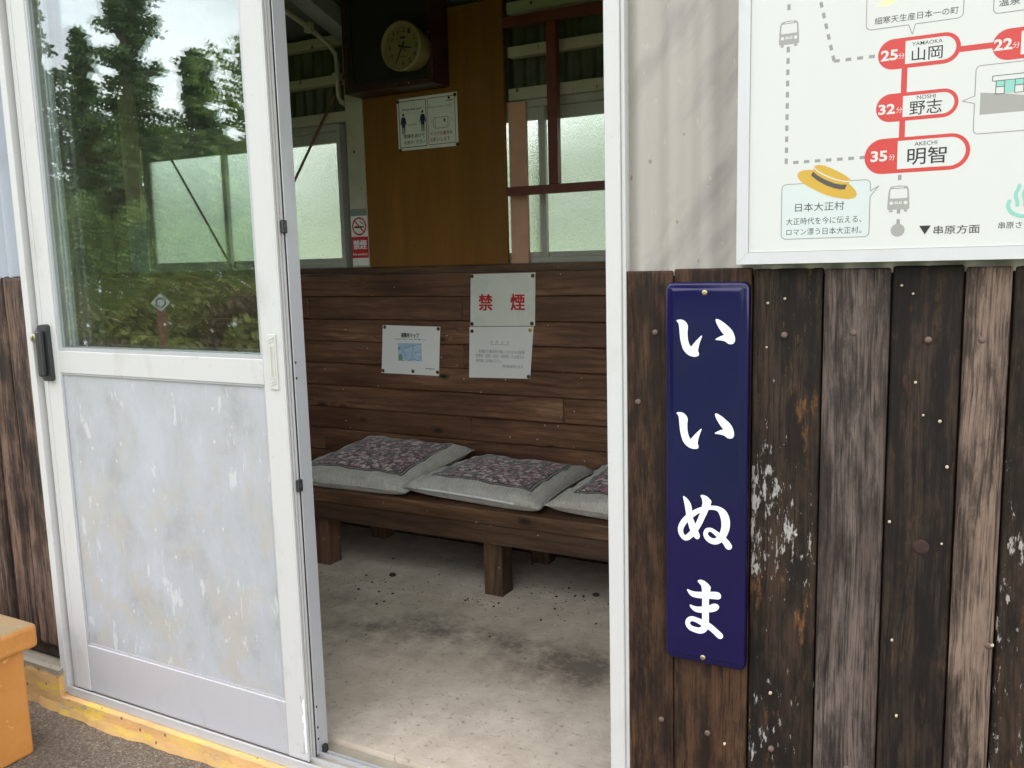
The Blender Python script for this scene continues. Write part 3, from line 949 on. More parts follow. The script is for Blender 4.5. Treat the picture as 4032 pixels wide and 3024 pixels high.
rafter(-2.648, -2.556).build('rafter', MAT['beam_grey'], shelter)
rafter(-4.206, -4.09).build('rafter', MAT['beam_grey'], shelter)
rafter(-.9, -.8).build('rafter', MAT['beam_grey'], shelter)
gm = MB()
for (a, b) in ((-4.5, -2.66), (-2.552, -2.545), (-1.805, 1.5)):
    for z0, z1 in ((1.955, 2.003), (2.128, 2.17), (2.30, 2.345)):
        gm.box(a, b, 1.692, 1.74, z0, z1, .002)
gm.build('girt', MAT['cream_steel'], shelter)
corrugated(-4.5, 1.5, 1.95, 2.40, 1.762, .008, .0635).build('tin_lining', MAT['tin_in'], shelter, recalc=False)
corrugated(-4.62, 1.62, -.05, 1.29, 1.80, .008, .0635).build('tin_wall', MAT['tin_blue'], shelter, recalc=False)
for p in ([(-2.635, 1.672, 2.168), (-3.29, 1.672, 1.29)], [(-3.884, 1.672, 1.962), (-3.43, 1.672, 1.29)], [(-4.329, 1.672, 1.9), (-4.322, 1.672, 1.29)]):
    MB().tube(p, .0062).build('brace_rod', MAT['rust_rod'], shelter)
cd = MB()
cd.tube([(-2.668, .9, 2.52), (-2.668, 1.30, 2.37), (-2.668, 1.475, 2.325), (-2.668, 1.60, 2.279), (-2.668, 1.643, 2.245), (-2.668, 1.652, 2.20), (-2.668, 1.652, 2.06), (-2.668, 1.665, 2.04), (-2.668, 1.70, 2.03)], .011, 10)
cd.box(-2.686, -2.652, 1.462, 1.488, 2.305, 2.345)
cd.box(-2.69, -2.655, 1.635, 1.672, 2.13, 2.165, .003)
cd.build('conduit', MAT['cream_steel'], shelter)
# plywood board high on the wall, seen through the door glass
MB().box(-4.496, -4.222, 1.66, 1.69, 1.885, 2.035, .003).build('wall_board', MAT['timber'], shelter)


# windows in the back wall
def sash(name, x0, x1, z0, z1, y, st=.028, top=.05, bot=.022, parent=None):
    m = MB()
    m.box(x0, x0 + st, y, y + .022, z0, z1, .002).box(x1 - st, x1, y, y + .022, z0, z1, .002)
    m.box(x0 + st, x1 - st, y, y + .022, z0, z0 + bot, .002).box(x0 + st, x1 - st, y, y + .022, z1 - top, z1, .002)
    f = m.build(name, MAT['alu_in'], parent)
    g = MB().box(x0 + st - .004, x1 - st + .004, y + .009, y + .013, z0 + bot - .004, z1 - top + .004)
    g.build('pane', MAT['frosted'], f)
    return f


def window(x0, x1, mid):
    m = MB()
    m.box(x0, x1, 1.702, 1.758, 1.9225, 1.953, .002).box(x0, x1, 1.702, 1.758, 1.2845, 1.3075, .002)
    m.box(x0, x0 + .02, 1.702, 1.758, 1.3075, 1.9225).box(x1 - .02, x1, 1.702, 1.758, 1.3075, 1.9225)
    f = m.build('window', MAT['alu_in'], shelter)
    sash('sash', x0 + .021, mid + .025, 1.308, 1.922, 1.707, parent=f)
    sash('sash', mid - .02, x1 - .021, 1.308, 1.922, 1.733, parent=f)
    return f


window(-4.087, -2.715, -3.50)
window(-2.50, -.55, -1.672)
MB().box(-1.803, -1.722, 1.68, 1.70, 1.2845, 1.945, .002).build('window_stud', MAT['salmon'], shelter)
MB().box(-4.5, -4.213, 1.70, 1.74, 1.2835, 1.953).build('wall_board', MAT['plywood_dim'], shelter)
MB().box(-2.7145, -2.5005, 1.766, 1.79, 1.2835, 1.953).build('wall_board', MAT['plywood_dim'], shelter)
m = MB().box(-4.36, -3.055, .0, .055, 1.288, 1.32, .002).box(-4.36, -3.055, .0, .055, 1.955, 1.988, .002)  # unseen front window, added to let more daylight into the interior
m.box(-4.36, -4.33, .0, .055, 1.32, 1.955).box(-3.085, -3.055, .0, .055, 1.32, 1.955).box(-3.73, -3.69, .01, .045, 1.32, 1.955)
added_window = m.build('window', MAT['alu_white'], shelter)
MB().box(-4.33, -3.7305, .025, .028, 1.32, 1.955).build('pane', MAT['glass'], added_window)
MB().box(-3.6895, -3.085, .025, .028, 1.32, 1.955).build('pane', MAT['glass'], added_window)
# dark red muntins of the inner frame
rd = MB()
rd.box(-1.7795, -.60, 1.60, 1.635, 1.561, 1.596, .002).box(-1.582, -1.540, 1.60, 1.635, 1.5965, 2.224, .002).box(-1.7795, -.60, 1.60, 1.635, 2.2245, 2.262, .002)
rd.box(-1.8085, -1.780, 1.60, 1.659, 1.2845, 2.262, .002) if False else None
rd.build('window_grille', MAT['red_paint'], shelter)

# ------------------------------------------------------------------ door frame and sill
fr = MB()
fr.box(-2.556, -2.529, -.014, .112, -.03, 2.262, .0015)
fr.box(-2.529, -2.524, .029, .036, -.01, 2.20)
fr.box(-2.529, -.672, -.014, .112, 2.205, 2.262, .0015)
fr.build('door_frame', MAT['alu_white'], shelter)
jb = MB()
jb.box(-.672, -.640, -.010, .112, -.03, 2.262, .0015)
jb.box(-.6395, -.632, -.004, .02, .06, 2.262, .001)
jb.box(-.6855, -.6725, .031, .038, .0, 2.20).box(-.6855, -.6725, .078, .085, .0, 2.20)
jb.build('door_frame', MAT['alu_white'], shelter)
sl = MB()
sl.box(-2.5285, -.6725, -.014, .110, -.033, -.016, .001)
sb = sl.build('door_track', plain('dusty sill', C(158, 149, 133), .7, 0, .15, 14, .2), shelter)
sl = MB().box(-2.5285, -.6725, -.0155, -.0092, -.0325, -.006)
sl.box(-2.5285, -.6725, .0125, .0155, -.0155, -.002)
sl.box(-2.5285, -.6725, .043, .0455, -.0155, -.003).box(-2.5285, -.6725, .0565, .059, -.0155, -.003)
sl.build('rail', MAT['alu'], sb)


# ------------------------------------------------------------------ sliding door leaves
def leaf(y0, label):
    y1 = y0 + .028
    XL, XR = -2.514, -1.541
    gl, gr = -2.434, -1.612
    zb, zt = -.010, 2.20
    d = empty('sliding_door', ((XL + XR) / 2, y0 + .014, zb), label=label, cat='door', group='stacked aluminium sliding door leaves')
    m = MB()
    m.box(XL, gl, y0, y1, zb, zt, .0015)
    m.box(XL + .018, XL + .022, y0 - .0012, y0 - .0001, zb, zt)
    m.build('stile', MAT['alu_white'], d)
    m = MB()
    m.box(gr, XR - .005, y0, y1, zb, zt, .0015)
    m.box(XR - .0045, XR, y0 + .0005, y0 + .006, zb, zt)
    m.box(XR - .0045, XR, y0 + .011, y0 + .016, zb, zt)
    m.box(XR - .0045, XR, y0 + .021, y0 + .0275, zb, zt)
    rs = m.build('stile', MAT['alu_white'], d)
    m = MB().box(gl + .0005, gr - .0005, y0 + .0005, y1, 1.001, 1.067, .0015)
    m.build('mid_rail', MAT['alu_white'], d)
    m = MB().box(gl + .0005, gr - .0005, y0 + .002, y1, zb, .143, .0015)
    m.box(gl + .0005, gr - .0005, y0 + .0055, y1 - .004, .1432, .150)
    m.build('bottom_rail', MAT['alu_rail'], d)
    MB().box(gl + .0005, gr - .0005, y0 + .0005, y1, 2.12, zt, .0015).build('top_rail', MAT['alu_white'], d)
    m = MB().box(gl + .0005, gr - .0005, y0 + .008, y0 + .018, .1505, 1.0005)
    m.build('lower_panel', MAT['door_panel'], d)
    m = MB()
    m.box(gl + .0005, gl + .009, y0 + .003, y0 + .011, 1.0675, 2.1195).box(gr - .009, gr - .0005, y0 + .003, y0 + .011, 1.0675, 2.1195)
    m.box(gl + .009, gr - .009, y0 + .003, y0 + .011, 1.0675, 1.0765).box(gl + .009, gr - .009, y0 + .003, y0 + .011, 2.111, 2.1195)
    m.box(gl + .0005, gl + .006, y0 + .003, y0 + .0075, .1505, 1.0005).box(gr - .005, gr - .0005, y0 + .003, y0 + .0075, .1505, 1.0005)
    m.box(gl + .006, gr - .005, y0 + .003, y0 + .0075, .996, 1.0005)
    m.build('glazing_bead', MAT['alu_grey'], d)
    gp = MB().box(gl + .002, gr - .002, y0 + .0125, y0 + .0155, 1.069, 2.118)
    if y0 > .01:      # the inner pane sits a touch askew in its beading, which doubles the reflections
        bmesh.ops.rotate(gp.bm, verts=gp.bm.verts[:], cent=((gl + gr) / 2, y0 + .014, 1.6), matrix=Matrix.Rotation(rad(.22), 3, 'Z') @ Matrix.Rotation(rad(.08), 3, 'X'))
    gp.build('glass_pane', MAT['glass'], d)
    return d, rs


d1, s1 = leaf(0.0, 'outer aluminium sliding door leaf with black lock, clear upper glass and scuffed lower panel')
d2, s2 = leaf(0.0445, 'inner aluminium sliding door leaf stacked behind the outer leaf that carries the black lock')
MB().flat([(-1.5563, .1755), (-1.5548, .1753), (-1.5541, .1560), (-1.5549, .1558)], -.0004).flat([(-1.5693, -.0005 + .012), (-1.5685, .0125), (-1.5565, -.0068 + .0155), (-1.5550, .0105), (-1.5536, .042), (-1.5545, .0425), (-1.5560, .0145), (-1.5575, .0095)], -.0004).build('scratch', MAT['ink_soft'], d1, recalc=False)
rs = random.Random(5)
sc_ = [(-1.5485 - .0015 * math.sin(i * .9) - rs.uniform(0, .007) * math.sin(math.pi * i / 24), .165 - .0062 * i) for i in range(25)]
MB().flat([(-1.5436, .168)] + [(-1.5436, .165 - .0062 * i) for i in range(25)] + sc_[::-1], -.00035).build('paint_scuff', MAT['enamel_white'], d1, recalc=False)
random.seed(8)
for (x, z, s) in ((-2.300, 1.143, .016), (-2.318, 1.092, .018), (-2.232, 1.243, .015), (-1.715, 1.154, .017), (-1.975, 1.150, .010), (-2.10, 1.10, .006)):
    pts = []
    for k in range(22):
        a = 2 * math.pi * k / 22
        r = s * (random.uniform(.55, 1.0) if k % 2 else random.uniform(.18, .35))
        pts.append((x + r * math.cos(a), z + r * .8 * math.sin(a)))
    MB().flat(pts, .0123).build('dried_splash', MAT['splash'], d1, recalc=False)
# seal and flat edge channel of the inner leaf
MB().box(-1.5405, -1.5390, .0286, .0306, -.008, 2.195).build('seal', MAT['rubber'], d2)
ech = MB().box(-1.5405, -1.5375, .0312, .0755, -.006, 2.198, .001)
ec = ech.build('edge_channel', MAT['alu_grey'], d2)
hl = MB()
for z in (1.057, 1.017, .130, .071, .038):
    hl.tube([(-1.5378, .038, z), (-1.5372, .038, z)], .0035, 12)
hl.build('screw_hole', MAT['rubber'], ec)
ct = MB()
for z in (1.395, .742):
    ct.box(-1.5385, -1.529, .012, .030, z - .016, z + .016, .002).box(-1.5355, -1.526, .016, .024, z - .006, z + .006, .001)
ct.build('catch', MAT['black_plastic'], d1)
MB().box(-1.5365, -1.5245, .047, .062, -.006, .016, .002).build('guide_block', MAT['rubber'], d2)
# lock
lk = MB()
lk.prism([(-2.503, 1.132), (-2.496, 1.143), (-2.466, 1.146), (-2.458, 1.140), (-2.455, .982), (-2.462, .976), (-2.490, .976), (-2.497, .984)], -.014, -.0003)
lk.box(-2.4875, -2.4665, -.034, -.0145, .990, 1.128, .006, 0, 2)
lk.box(-2.505, -2.484, -.024, -.0145, 1.085, 1.128, .006, 0, 2)
lo = lk.build('lock_case', MAT['black_plastic'], d1)
MB().lathe_y(-2.497, 1.106, [(.0135, -.014), (.0135, -.031), (.0115, -.033), (0, -.033)], 28).build('key_cylinder', MAT['brass'], lo)
MB().box(-2.4985, -2.4955, -.0338, -.0331, 1.100, 1.112).build('keyhole', MAT['rubber'], lo)
# finger pull let into the stile at the other side
pu = MB()
px0, px1, pz0, pz1 = -1.5895, -1.5615, .991, 1.132
pu.box(px0, px1, -.0035, -.0003, pz0, pz1, .0015)
pu.box(px0 + .006, px0 + .010, -.0048, -.0036, 1.020, 1.104).box(px1 - .010, px1 - .006, -.0048, -.0036, 1.020, 1.104)
pu.box(px0 + .010, px1 - .010, -.0048, -.0036, 1.100, 1.104).box(px0 + .010, px1 - .010, -.0048, -.0036, 1.020, 1.024)
for z in (1.112, 1.119, 1.004, 1.011):
    pu.prism([(px0 + .005, z - .004), (px0 + .005, z - .002), (px1 - .005, z + .006), (px1 - .005, z + .004)], -.0046, -.0036)
po = pu.build('finger_pull', MAT['pull_cream'], d1)
MB().box(px0 + .0102, px1 - .0102, -.0040, -.00355, 1.0242, 1.0998).build('pull_slot', plain('shadowed cream plastic', C(172, 169, 156), .5), po)

# ------------------------------------------------------------------ lettering helpers
_txt = bpy.data.curves.new("lettering_source", 'FONT')
_txo = bpy.data.objects.new("lettering_source", _txt)
COL.objects.link(_txo)


def heavy(m, body, x0, x1, z0, z1, y, w):
    """heavy lettering: the same characters overprinted a little to each side"""
    m.next()
    k = 0
    for dx in (-1, 0, 1):
        for dz in (-1, 0, 1):
            text(m, body, x0 + w + dx * w, x1 - w + dx * w, z0 + w * .6 + dz * w * .6, z1 - w * .6 + dz * w * .6, y - .00001 * k, 0.0, 0, 0.0, False); k += 1
    return m.next()


def text(m, body, x0, x1, z0, z1, y, bold=0.0, mi=0, slant=0.0, split=True):
    """flat lettering filling the box x0..x1, z0..z1 on a wall facing -Y"""
    if split: m.next()
    _txt.body = body
    _txt.offset = bold
    _txt.resolution_u = 3
    _txt.fill_mode = 'FRONT'
    dg = bpy.context.evaluated_depsgraph_get()
    dg.update()
    ev = _txo.evaluated_get(dg)
    me = ev.to_mesh()
    co = np.empty(len(me.vertices) * 3); me.vertices.foreach_get("co", co); co = co.reshape(-1, 3)
    lo = co.min(0); hi = co.max(0)
    sx = (x1 - x0) / max(1e-6, hi[0] - lo[0]); sz = (z1 - z0) / max(1e-6, hi[1] - lo[1])
    vs = []
    for c in co:
        zz = z0 + (c[1] - lo[1]) * sz
        vs.append(m.bm.verts.new((x0 + (c[0] - lo[0]) * sx + slant * (zz - z0), y, zz)))
    for p in me.polygons:
        try:
            f = m.bm.faces.new([vs[i] for i in p.vertices]); f.material_index = mi
        except ValueError:
            pass
    ev.to_mesh_clear()
    if split: m.next()
    return m


def smooth_pts(pts, n=4, closed=True):
    out = []
    L = len(pts)
    P = lambda i: pts[i % L] if closed else pts[max(0, min(L - 1, i))]
    for i in range(L if closed else L - 1):
        a, b, c, d = P(i - 1), P(i), P(i + 1), P(i + 2)
        for k in range(n):
            t = k / n
            out.append(tuple(0.5 * ((2 * b[j]) + (c[j] - a[j]) * t + (2 * a[j] - 5 * b[j] + 4 * c[j] - d[j]) * t * t + (3 * b[j] - a[j] - 3 * c[j] + d[j]) * t ** 3) for j in range(len(b))))
    if not closed: out.append(tuple(pts[-1]))
    return out


def stroke(m, pts, y, mi=0, n=5, ramp=0.00001):
    """brush stroke: (x, z, half width) centre line"""
    sp = smooth_pts(pts, n, False)
    L = []; R = []
    for i, (x, z, w) in enumerate(sp):
        a = sp[max(0, i - 1)]; b = sp[min(len(sp) - 1, i + 1)]
        dx, dz = b[0] - a[0], b[1] - a[1]
        l = math.hypot(dx, dz) or 1
        nx, nz_ = -dz / l, dx / l
        L.append((x + nx * w, z + nz_ * w)); R.append((x - nx * w, z - nz_ * w))
    for i in range(len(sp) - 1):
        yy = y - ramp * i
        vs = [m.bm.verts.new((p[0], yy, p[1])) for p in (L[i], R[i], R[i + 1], L[i + 1])]
        f = m.bm.faces.new(vs); f.material_index = mi
        f.normal_update()
        if f.normal.y > 0: f.normal_flip()
    for k, (e, yy) in enumerate(((0, y + ramp * 3), (len(sp) - 1, y - ramp * (len(sp) + 2)))):
        x, z, w = sp[e]
        disc(m, x, z, w, yy, mi, 14)
    return m


def disc(m, x, z, r, y, mi=0, n=20, rz=None):
    rz = r if rz is None else rz
    return m.flat([(x + r * math.cos(2 * math.pi * k / n), z + rz * math.sin(2 * math.pi * k / n)) for k in range(n)], y, mi)


def rect(m, x0, x1, z0, z1, y, mi=0):
    return m.flat([(x0, z0), (x1, z0), (x1, z1), (x0, z1)], y, mi)


def seg(m, a, b, w, y, mi=0):
    dx, dz = b[0] - a[0], b[1] - a[1]
    l = math.hypot(dx, dz) or 1
    nx, nz_ = -dz / l * w / 2, dx / l * w / 2
    return m.flat([(a[0] + nx, a[1] + nz_), (b[0] + nx, b[1] + nz_), (b[0] - nx, b[1] - nz_), (a[0] - nx, a[1] - nz_)], y, mi)


def rrect(x0, x1, z0, z1, r, n=6):
    o = []
    for cx, cz, a0 in ((x1 - r, z0 + r, -90), (x1 - r, z1 - r, 0), (x0 + r, z1 - r, 90), (x0 + r, z0 + r, 180)):
        for k in range(n + 1):
            a = rad(a0 + 90 * k / n); o.append((cx + r * math.cos(a), cz + r * math.sin(a)))
    return o


def outline(m, pts, w, y, mi=0, closed=True):
    n = len(pts)
    for i in range(n if closed else n - 1):
        seg(m, pts[i], pts[(i + 1) % n], w, y - 0.000004 * (i % 7), mi)
    return m


# outlines of the brush characters, (x, z) or (x, z, half width), metres
I_LEFT = [(-0.52316,1.17763),(-0.5213,1.17927),(-0.51537,1.18004),(-0.50927,1.17849),(-0.50428,1.1746),(-0.50133,1.16926),(-0.50095,1.16479),(-0.50167,1.1585),(-0.50165,1.15132),(-0.50108,1.14414),(-0.49941,1.13698),(-0.49718,1.13163),(-0.49497,1.12916),(-0.49076,1.13358),(-0.4853,1.13998),(-0.47895,1.14637),(-0.47533,1.14983),(-0.47388,1.15004),(-0.47405,1.14789),(-0.4762,1.14196),(-0.47889,1.13385),(-0.48068,1.12575),(-0.48121,1.12125),(-0.48028,1.11858),(-0.47954,1.1159),(-0.4799,1.1132),(-0.48244,1.11097),(-0.48793,1.11008),(-0.49344,1.11064),(-0.49897,1.11264),(-0.50452,1.11664),(-0.50916,1.1223),(-0.51233,1.12946),(-0.51476,1.13845),(-0.51607,1.14565),(-0.51701,1.15465),(-0.51776,1.16365),(-0.51869,1.17048),(-0.52037,1.17442)]
I_RIGHT = [(-0.44819,1.18016),(-0.44713,1.18141),(-0.445,1.1816),(-0.44055,1.17989),(-0.43432,1.17609),(-0.42722,1.17056),(-0.42014,1.16418),(-0.41517,1.15725),(-0.41265,1.1503),(-0.41172,1.14506),(-0.4122,1.14067),(-0.41392,1.13747),(-0.41671,1.13582),(-0.41987,1.1354),(-0.42375,1.13601),(-0.42694,1.13806),(-0.43049,1.14027),(-0.43493,1.14159),(-0.44026,1.14218),(-0.44471,1.14244),(-0.44757,1.14291),(-0.44812,1.14396),(-0.44652,1.14524),(-0.44297,1.14743),(-0.43766,1.15018),(-0.43236,1.15204),(-0.43504,1.15569),(-0.43863,1.16039),(-0.44312,1.16737),(-0.44672,1.17437)]
NU_A = [(-0.50958,0.8355),(-0.50861,0.83708),(-0.50493,0.83552),(-0.49882,0.83008),(-0.49441,0.82324),(-0.4922,0.81493),(-0.49193,0.8064),(-0.49093,0.79793),(-0.48651,0.78743),(-0.48405,0.77915),(-0.48039,0.77225),(-0.47721,0.76529),(-0.47622,0.76051),(-0.47717,0.75669),(-0.48031,0.75406),(-0.48396,0.75455),(-0.48738,0.75731),(-0.49179,0.76462),(-0.49622,0.77268),(-0.49992,0.78454),(-0.50289,0.79649),(-0.50488,0.81101),(-0.50736,0.82423)]
NU_HEAD = [(-0.47513,0.8412),(-0.47394,0.84279),(-0.46987,0.84347),(-0.46268,0.84135),(-0.4567,0.83645),(-0.45382,0.83218),(-0.45544,0.82523),(-0.45897,0.81756),(-0.47213,0.81482),(-0.4712,0.82222),(-0.47124,0.8295),(-0.47271,0.83662)]
NU_STROKE = [(-0.4645,0.8242,0.00706),(-0.46731,0.81295,0.0066),(-0.47206,0.80021,0.00591),(-0.47802,0.78604,0.00569),(-0.48646,0.77147,0.00571),(-0.49618,0.75911,0.00573),(-0.50476,0.75351,0.00527),(-0.51192,0.75877,0.00479),(-0.51465,0.76909,0.00527),(-0.51097,0.7807,0.00574),(-0.50239,0.79286,0.00572),(-0.49022,0.80366,0.00546),(-0.47693,0.81256,0.00473),(-0.46255,0.81836,0.00423),(-0.45065,0.82046,0.00399),(-0.43999,0.81904,0.00514),(-0.43169,0.81231,0.00747),(-0.4269,0.80084,0.0084),(-0.42608,0.78647,0.00794),(-0.42949,0.77274,0.00725),(-0.43601,0.76096,0.00657),(-0.44545,0.75433,0.00612),(-0.45501,0.75524,0.00566),(-0.46175,0.75997,0.0052),(-0.46467,0.76693,0.00449),(-0.46183,0.77415,0.00425),(-0.45514,0.77622,0.00401),(-0.44796,0.77325,0.00423),(-0.43603,0.7646,0.00563),(-0.42653,0.75689,0.00632),(-0.4201,0.74806,0.00678)]
MA_A = [(-0.50131,0.64776),(-0.49958,0.64931),(-0.4934,0.64755),(-0.48355,0.64691),(-0.47133,0.64867),(-0.45678,0.65107),(-0.44475,0.65306),(-0.43756,0.65226),(-0.43418,0.64787),(-0.43461,0.6421),(-0.43865,0.63869),(-0.44705,0.63776),(-0.45912,0.63672),(-0.47126,0.63517),(-0.48105,0.63477),(-0.49089,0.63588),(-0.49708,0.64039)]
MA_B = [(-0.49578,0.61662),(-0.49405,0.61869),(-0.48836,0.61715),(-0.47852,0.61709),(-0.46875,0.61954),(-0.45782,0.62294),(-0.44939,0.62789),(-0.44218,0.62864),(-0.43783,0.62541),(-0.4378,0.62093),(-0.44208,0.6152),(-0.44928,0.61143),(-0.45895,0.60871),(-0.46868,0.60623),(-0.47847,0.605),(-0.48709,0.60676),(-0.49279,0.61132)]
MA_V = [(-0.48045,0.66894),(-0.47875,0.67146),(-0.47388,0.67323),(-0.46658,0.67164),(-0.45929,0.66708),(-0.45394,0.66124),(-0.45486,0.65363),(-0.45747,0.64448),(-0.4575,0.60947),(-0.45738,0.5894),(-0.47079,0.58695),(-0.47089,0.6071),(-0.47083,0.64725),(-0.4726,0.66071)]
MA_STROKE = [(-0.46421,0.59193,0.00671),(-0.46417,0.58311,0.00672),(-0.46729,0.57344,0.00649),(-0.47463,0.56852,0.00627),(-0.48449,0.56845,0.0058),(-0.49441,0.57117,0.00533),(-0.49965,0.57785,0.00485),(-0.49818,0.58575,0.0046),(-0.49124,0.59006,0.00507),(-0.48086,0.5889,0.0053),(-0.46857,0.58483,0.00649),(-0.45636,0.58027,0.00671),(-0.44662,0.57379,0.00645),(-0.4357,0.56531,0.00668)]
I_STEP = -0.1778

# ------------------------------------------------------------------ enamel name plate
sg = empty('name_plate', (-.467, -.012, .5), label='tall deep blue enamel plate with four white brush characters', cat='station sign')
m = MB(); bm = m.bm
# pressed plate with a rolled rim; slightly out of true like the real one
SX0, SX1, SZ0, SZ1 = -.5465, -.3875, .4985, 1.2495


def plate_ring(inset, y, r):
    return [bm.verts.new((p[0], y, p[1])) for p in rrect(SX0 + inset, SX1 - inset, SZ0 + inset, SZ1 - inset, max(.002, r - inset), 6)]


rings = [plate_ring(.0, -.004, .012), plate_ring(.0, -.014, .012), plate_ring(.0025, -.0185, .012), plate_ring(.006, -.0195, .012), plate_ring(.009, -.0190, .012), plate_ring(.0125, -.0205, .012), plate_ring(.017, -.0218, .014)]
for a, b in zip(rings, rings[1:]):
    for i in range(len(a)):
        bm.faces.new((a[i], a[(i + 1) % len(a)], b[(i + 1) % len(b)], b[i])).smooth = True
bm.faces.new(rings[-1])
bm.faces.new(list(reversed(rings[0])))
m.build('plate', MAT['enamel'], sg)
m = MB()
yk = -.0222
for dz in (0.0, I_STEP):
    m.next()
    m.flat([(x, z + dz) for x, z in smooth_pts(I_LEFT, 3)], yk)
    m.flat([(x, z + dz) for x, z in smooth_pts(I_RIGHT, 3)], yk)
m.next()
m.flat(smooth_pts(NU_A, 3), yk - .00020)
m.flat(smooth_pts(NU_HEAD, 3), yk - .00024)
stroke(m, NU_STROKE, yk - .00026, 0, 5, .0000025)
m.next()
m.flat(smooth_pts(MA_A, 3), yk - .00004)
m.flat(smooth_pts(MA_B, 3), yk - .00008)
m.flat(MA_V, yk - .00012)
stroke(m, MA_STROKE, yk - .00016, 0, 5, .0000025)
m.build_each('lettering', MAT['enamel_white'], sg)
for z in (1.2305, .5135):
    m = MB().lathe_y(-.469, z, [(.0052, -.0205), (.0052, -.0232), (.0042, -.0246), (.0018, -.0250), (0, -.0243)], 20)
    m.build('screw', MAT['screw'], sg)

# ------------------------------------------------------------------ route map board
rb_ = empty('route_map_board', (.1, -.012, 1.281), label='white route map board in a silver frame with red station pills and a straw hat', cat='route map')
FX0, FX1, FZ0, FZ1 = -.409, .80, 1.281, 2.06
m = MB()


def frame_bar(a, b, c, d):
    """mitred bar: four (x, z) corners, outer edge a-b, inner edge c-d"""
    pts = [a, b, c, d]
    f0 = [m.bm.verts.new((p[0], y, p[1])) for p, y in zip(pts, (-.030, -.030, -.0295, -.0295))]
    bk = [m.bm.verts.new((p[0], -.002, p[1])) for p in pts]
    m.bm.faces.new(f0); m.bm.faces.new(list(reversed(bk)))
    for i in range(4): m.bm.faces.new((f0[i], bk[i], bk[(i + 1) % 4], f0[(i + 1) % 4]))


W = .0205
g = .0002
frame_bar((FX0 + g, FZ0), (FX1 - g, FZ0), (FX1 - W - g, FZ0 + W), (FX0 + W + g, FZ0 + W))
frame_bar((FX0, FZ1 - g), (FX0, FZ0 + g), (FX0 + W, FZ0 + W + g), (FX0 + W, FZ1 - W - g))
frame_bar((FX1 - g, FZ1), (FX0 + g, FZ1), (FX0 + W + g, FZ1 - W), (FX1 - W - g, FZ1 - W))
frame_bar((FX1, FZ0 + g), (FX1, FZ1 - g), (FX1 - W, FZ1 - W - g), (FX1 - W, FZ0 + W + g))
m.build('frame', MAT['alu'], rb_)
MB().box(FX0 + W + .0005, FX1 - W - .0005, -.026, -.004, FZ0 + W + .0005, FZ1 - W - .0005).build('panel', MAT['board_white'], rb_)
ox, oz = -.4, 1.3
YL = -.02605


def P(x, z): return (ox + x / 1000, oz + z / 1000)


def PL(l): return [P(*p) for p in l]


def stadium(x0, x1, z0, z1, n=14):
    r = (z1 - z0) / 2; cz_ = (z0 + z1) / 2
    return PL([(x1 - r + r * math.cos(rad(-90 + 180 * k / n)), cz_ + r * math.sin(rad(-90 + 180 * k / n))) for k in range(n + 1)] + [(x0 + r + r * math.cos(rad(90 + 180 * k / n)), cz_ + r * math.sin(rad(90 + 180 * k / n))) for k in range(n + 1)])


def bullet(x0, x1, z0, z1, n=14):
    """square left end, round right end"""
    r = (z1 - z0) / 2; cz_ = (z0 + z1) / 2
    return PL([(x0, z0)] + [(x1 - r + r * math.cos(rad(-90 + 180 * k / n)), cz_ + r * math.sin(rad(-90 + 180 * k / n))) for k in range(n + 1)] + [(x0, z1)])


# dashed bus lines
m = MB()
for z in [152.8 + 18.62 * i for i in range(11)] + [408, 426.6, 445]:
    if z == 408: m.next()
    rect(m, *[v for v in (P(72.6, 0)[0], P(78.0, 0)[0])], oz + z / 1000, oz + (z + 9.4) / 1000, YL) if not (345 < z < 400) else None
m.next()
for i in range(7):
    x = 87.0 + 18.0 * i
    rect(m, ox + x / 1000, ox + min(x + 9.2, 203) / 1000, oz + .1517, oz + .1570, YL)
m.next()
for i in range(7):
    t0 = i * 18.2; a = (150.5, 315.5); d = Vector((-24.2, 100.8)).normalized()
    seg(m, P(a[0] + d.x * t0, a[1] + d.y * t0), P(a[0] + d.x * (t0 + 9.3), a[1] + d.y * (t0 + 9.3)), .0053, YL)
m.next()
for i in range(4):
    x = 150.3 + 18.2 * i
    rect(m, ox + x / 1000, ox + (x + 9.2) / 1000, oz + .3125, oz + .3178, YL - .00001)
m.next()
for z0, z1 in ((113.6, 122.2), (59.3, 68), (40, 50.3)):
    rect(m, ox + .2554, ox + .2606, oz + z0 / 1000, oz + z1 / 1000, YL)
    m.next()
m.build_each('dashed_line', MAT['line_grey'], rb_)
m = MB()
disc(m, ox + .2576, oz + .0323, .0107, YL - .00003, 0, 40)
m.build('stop_dot', MAT['sym_grey'], rb_, recalc=False)

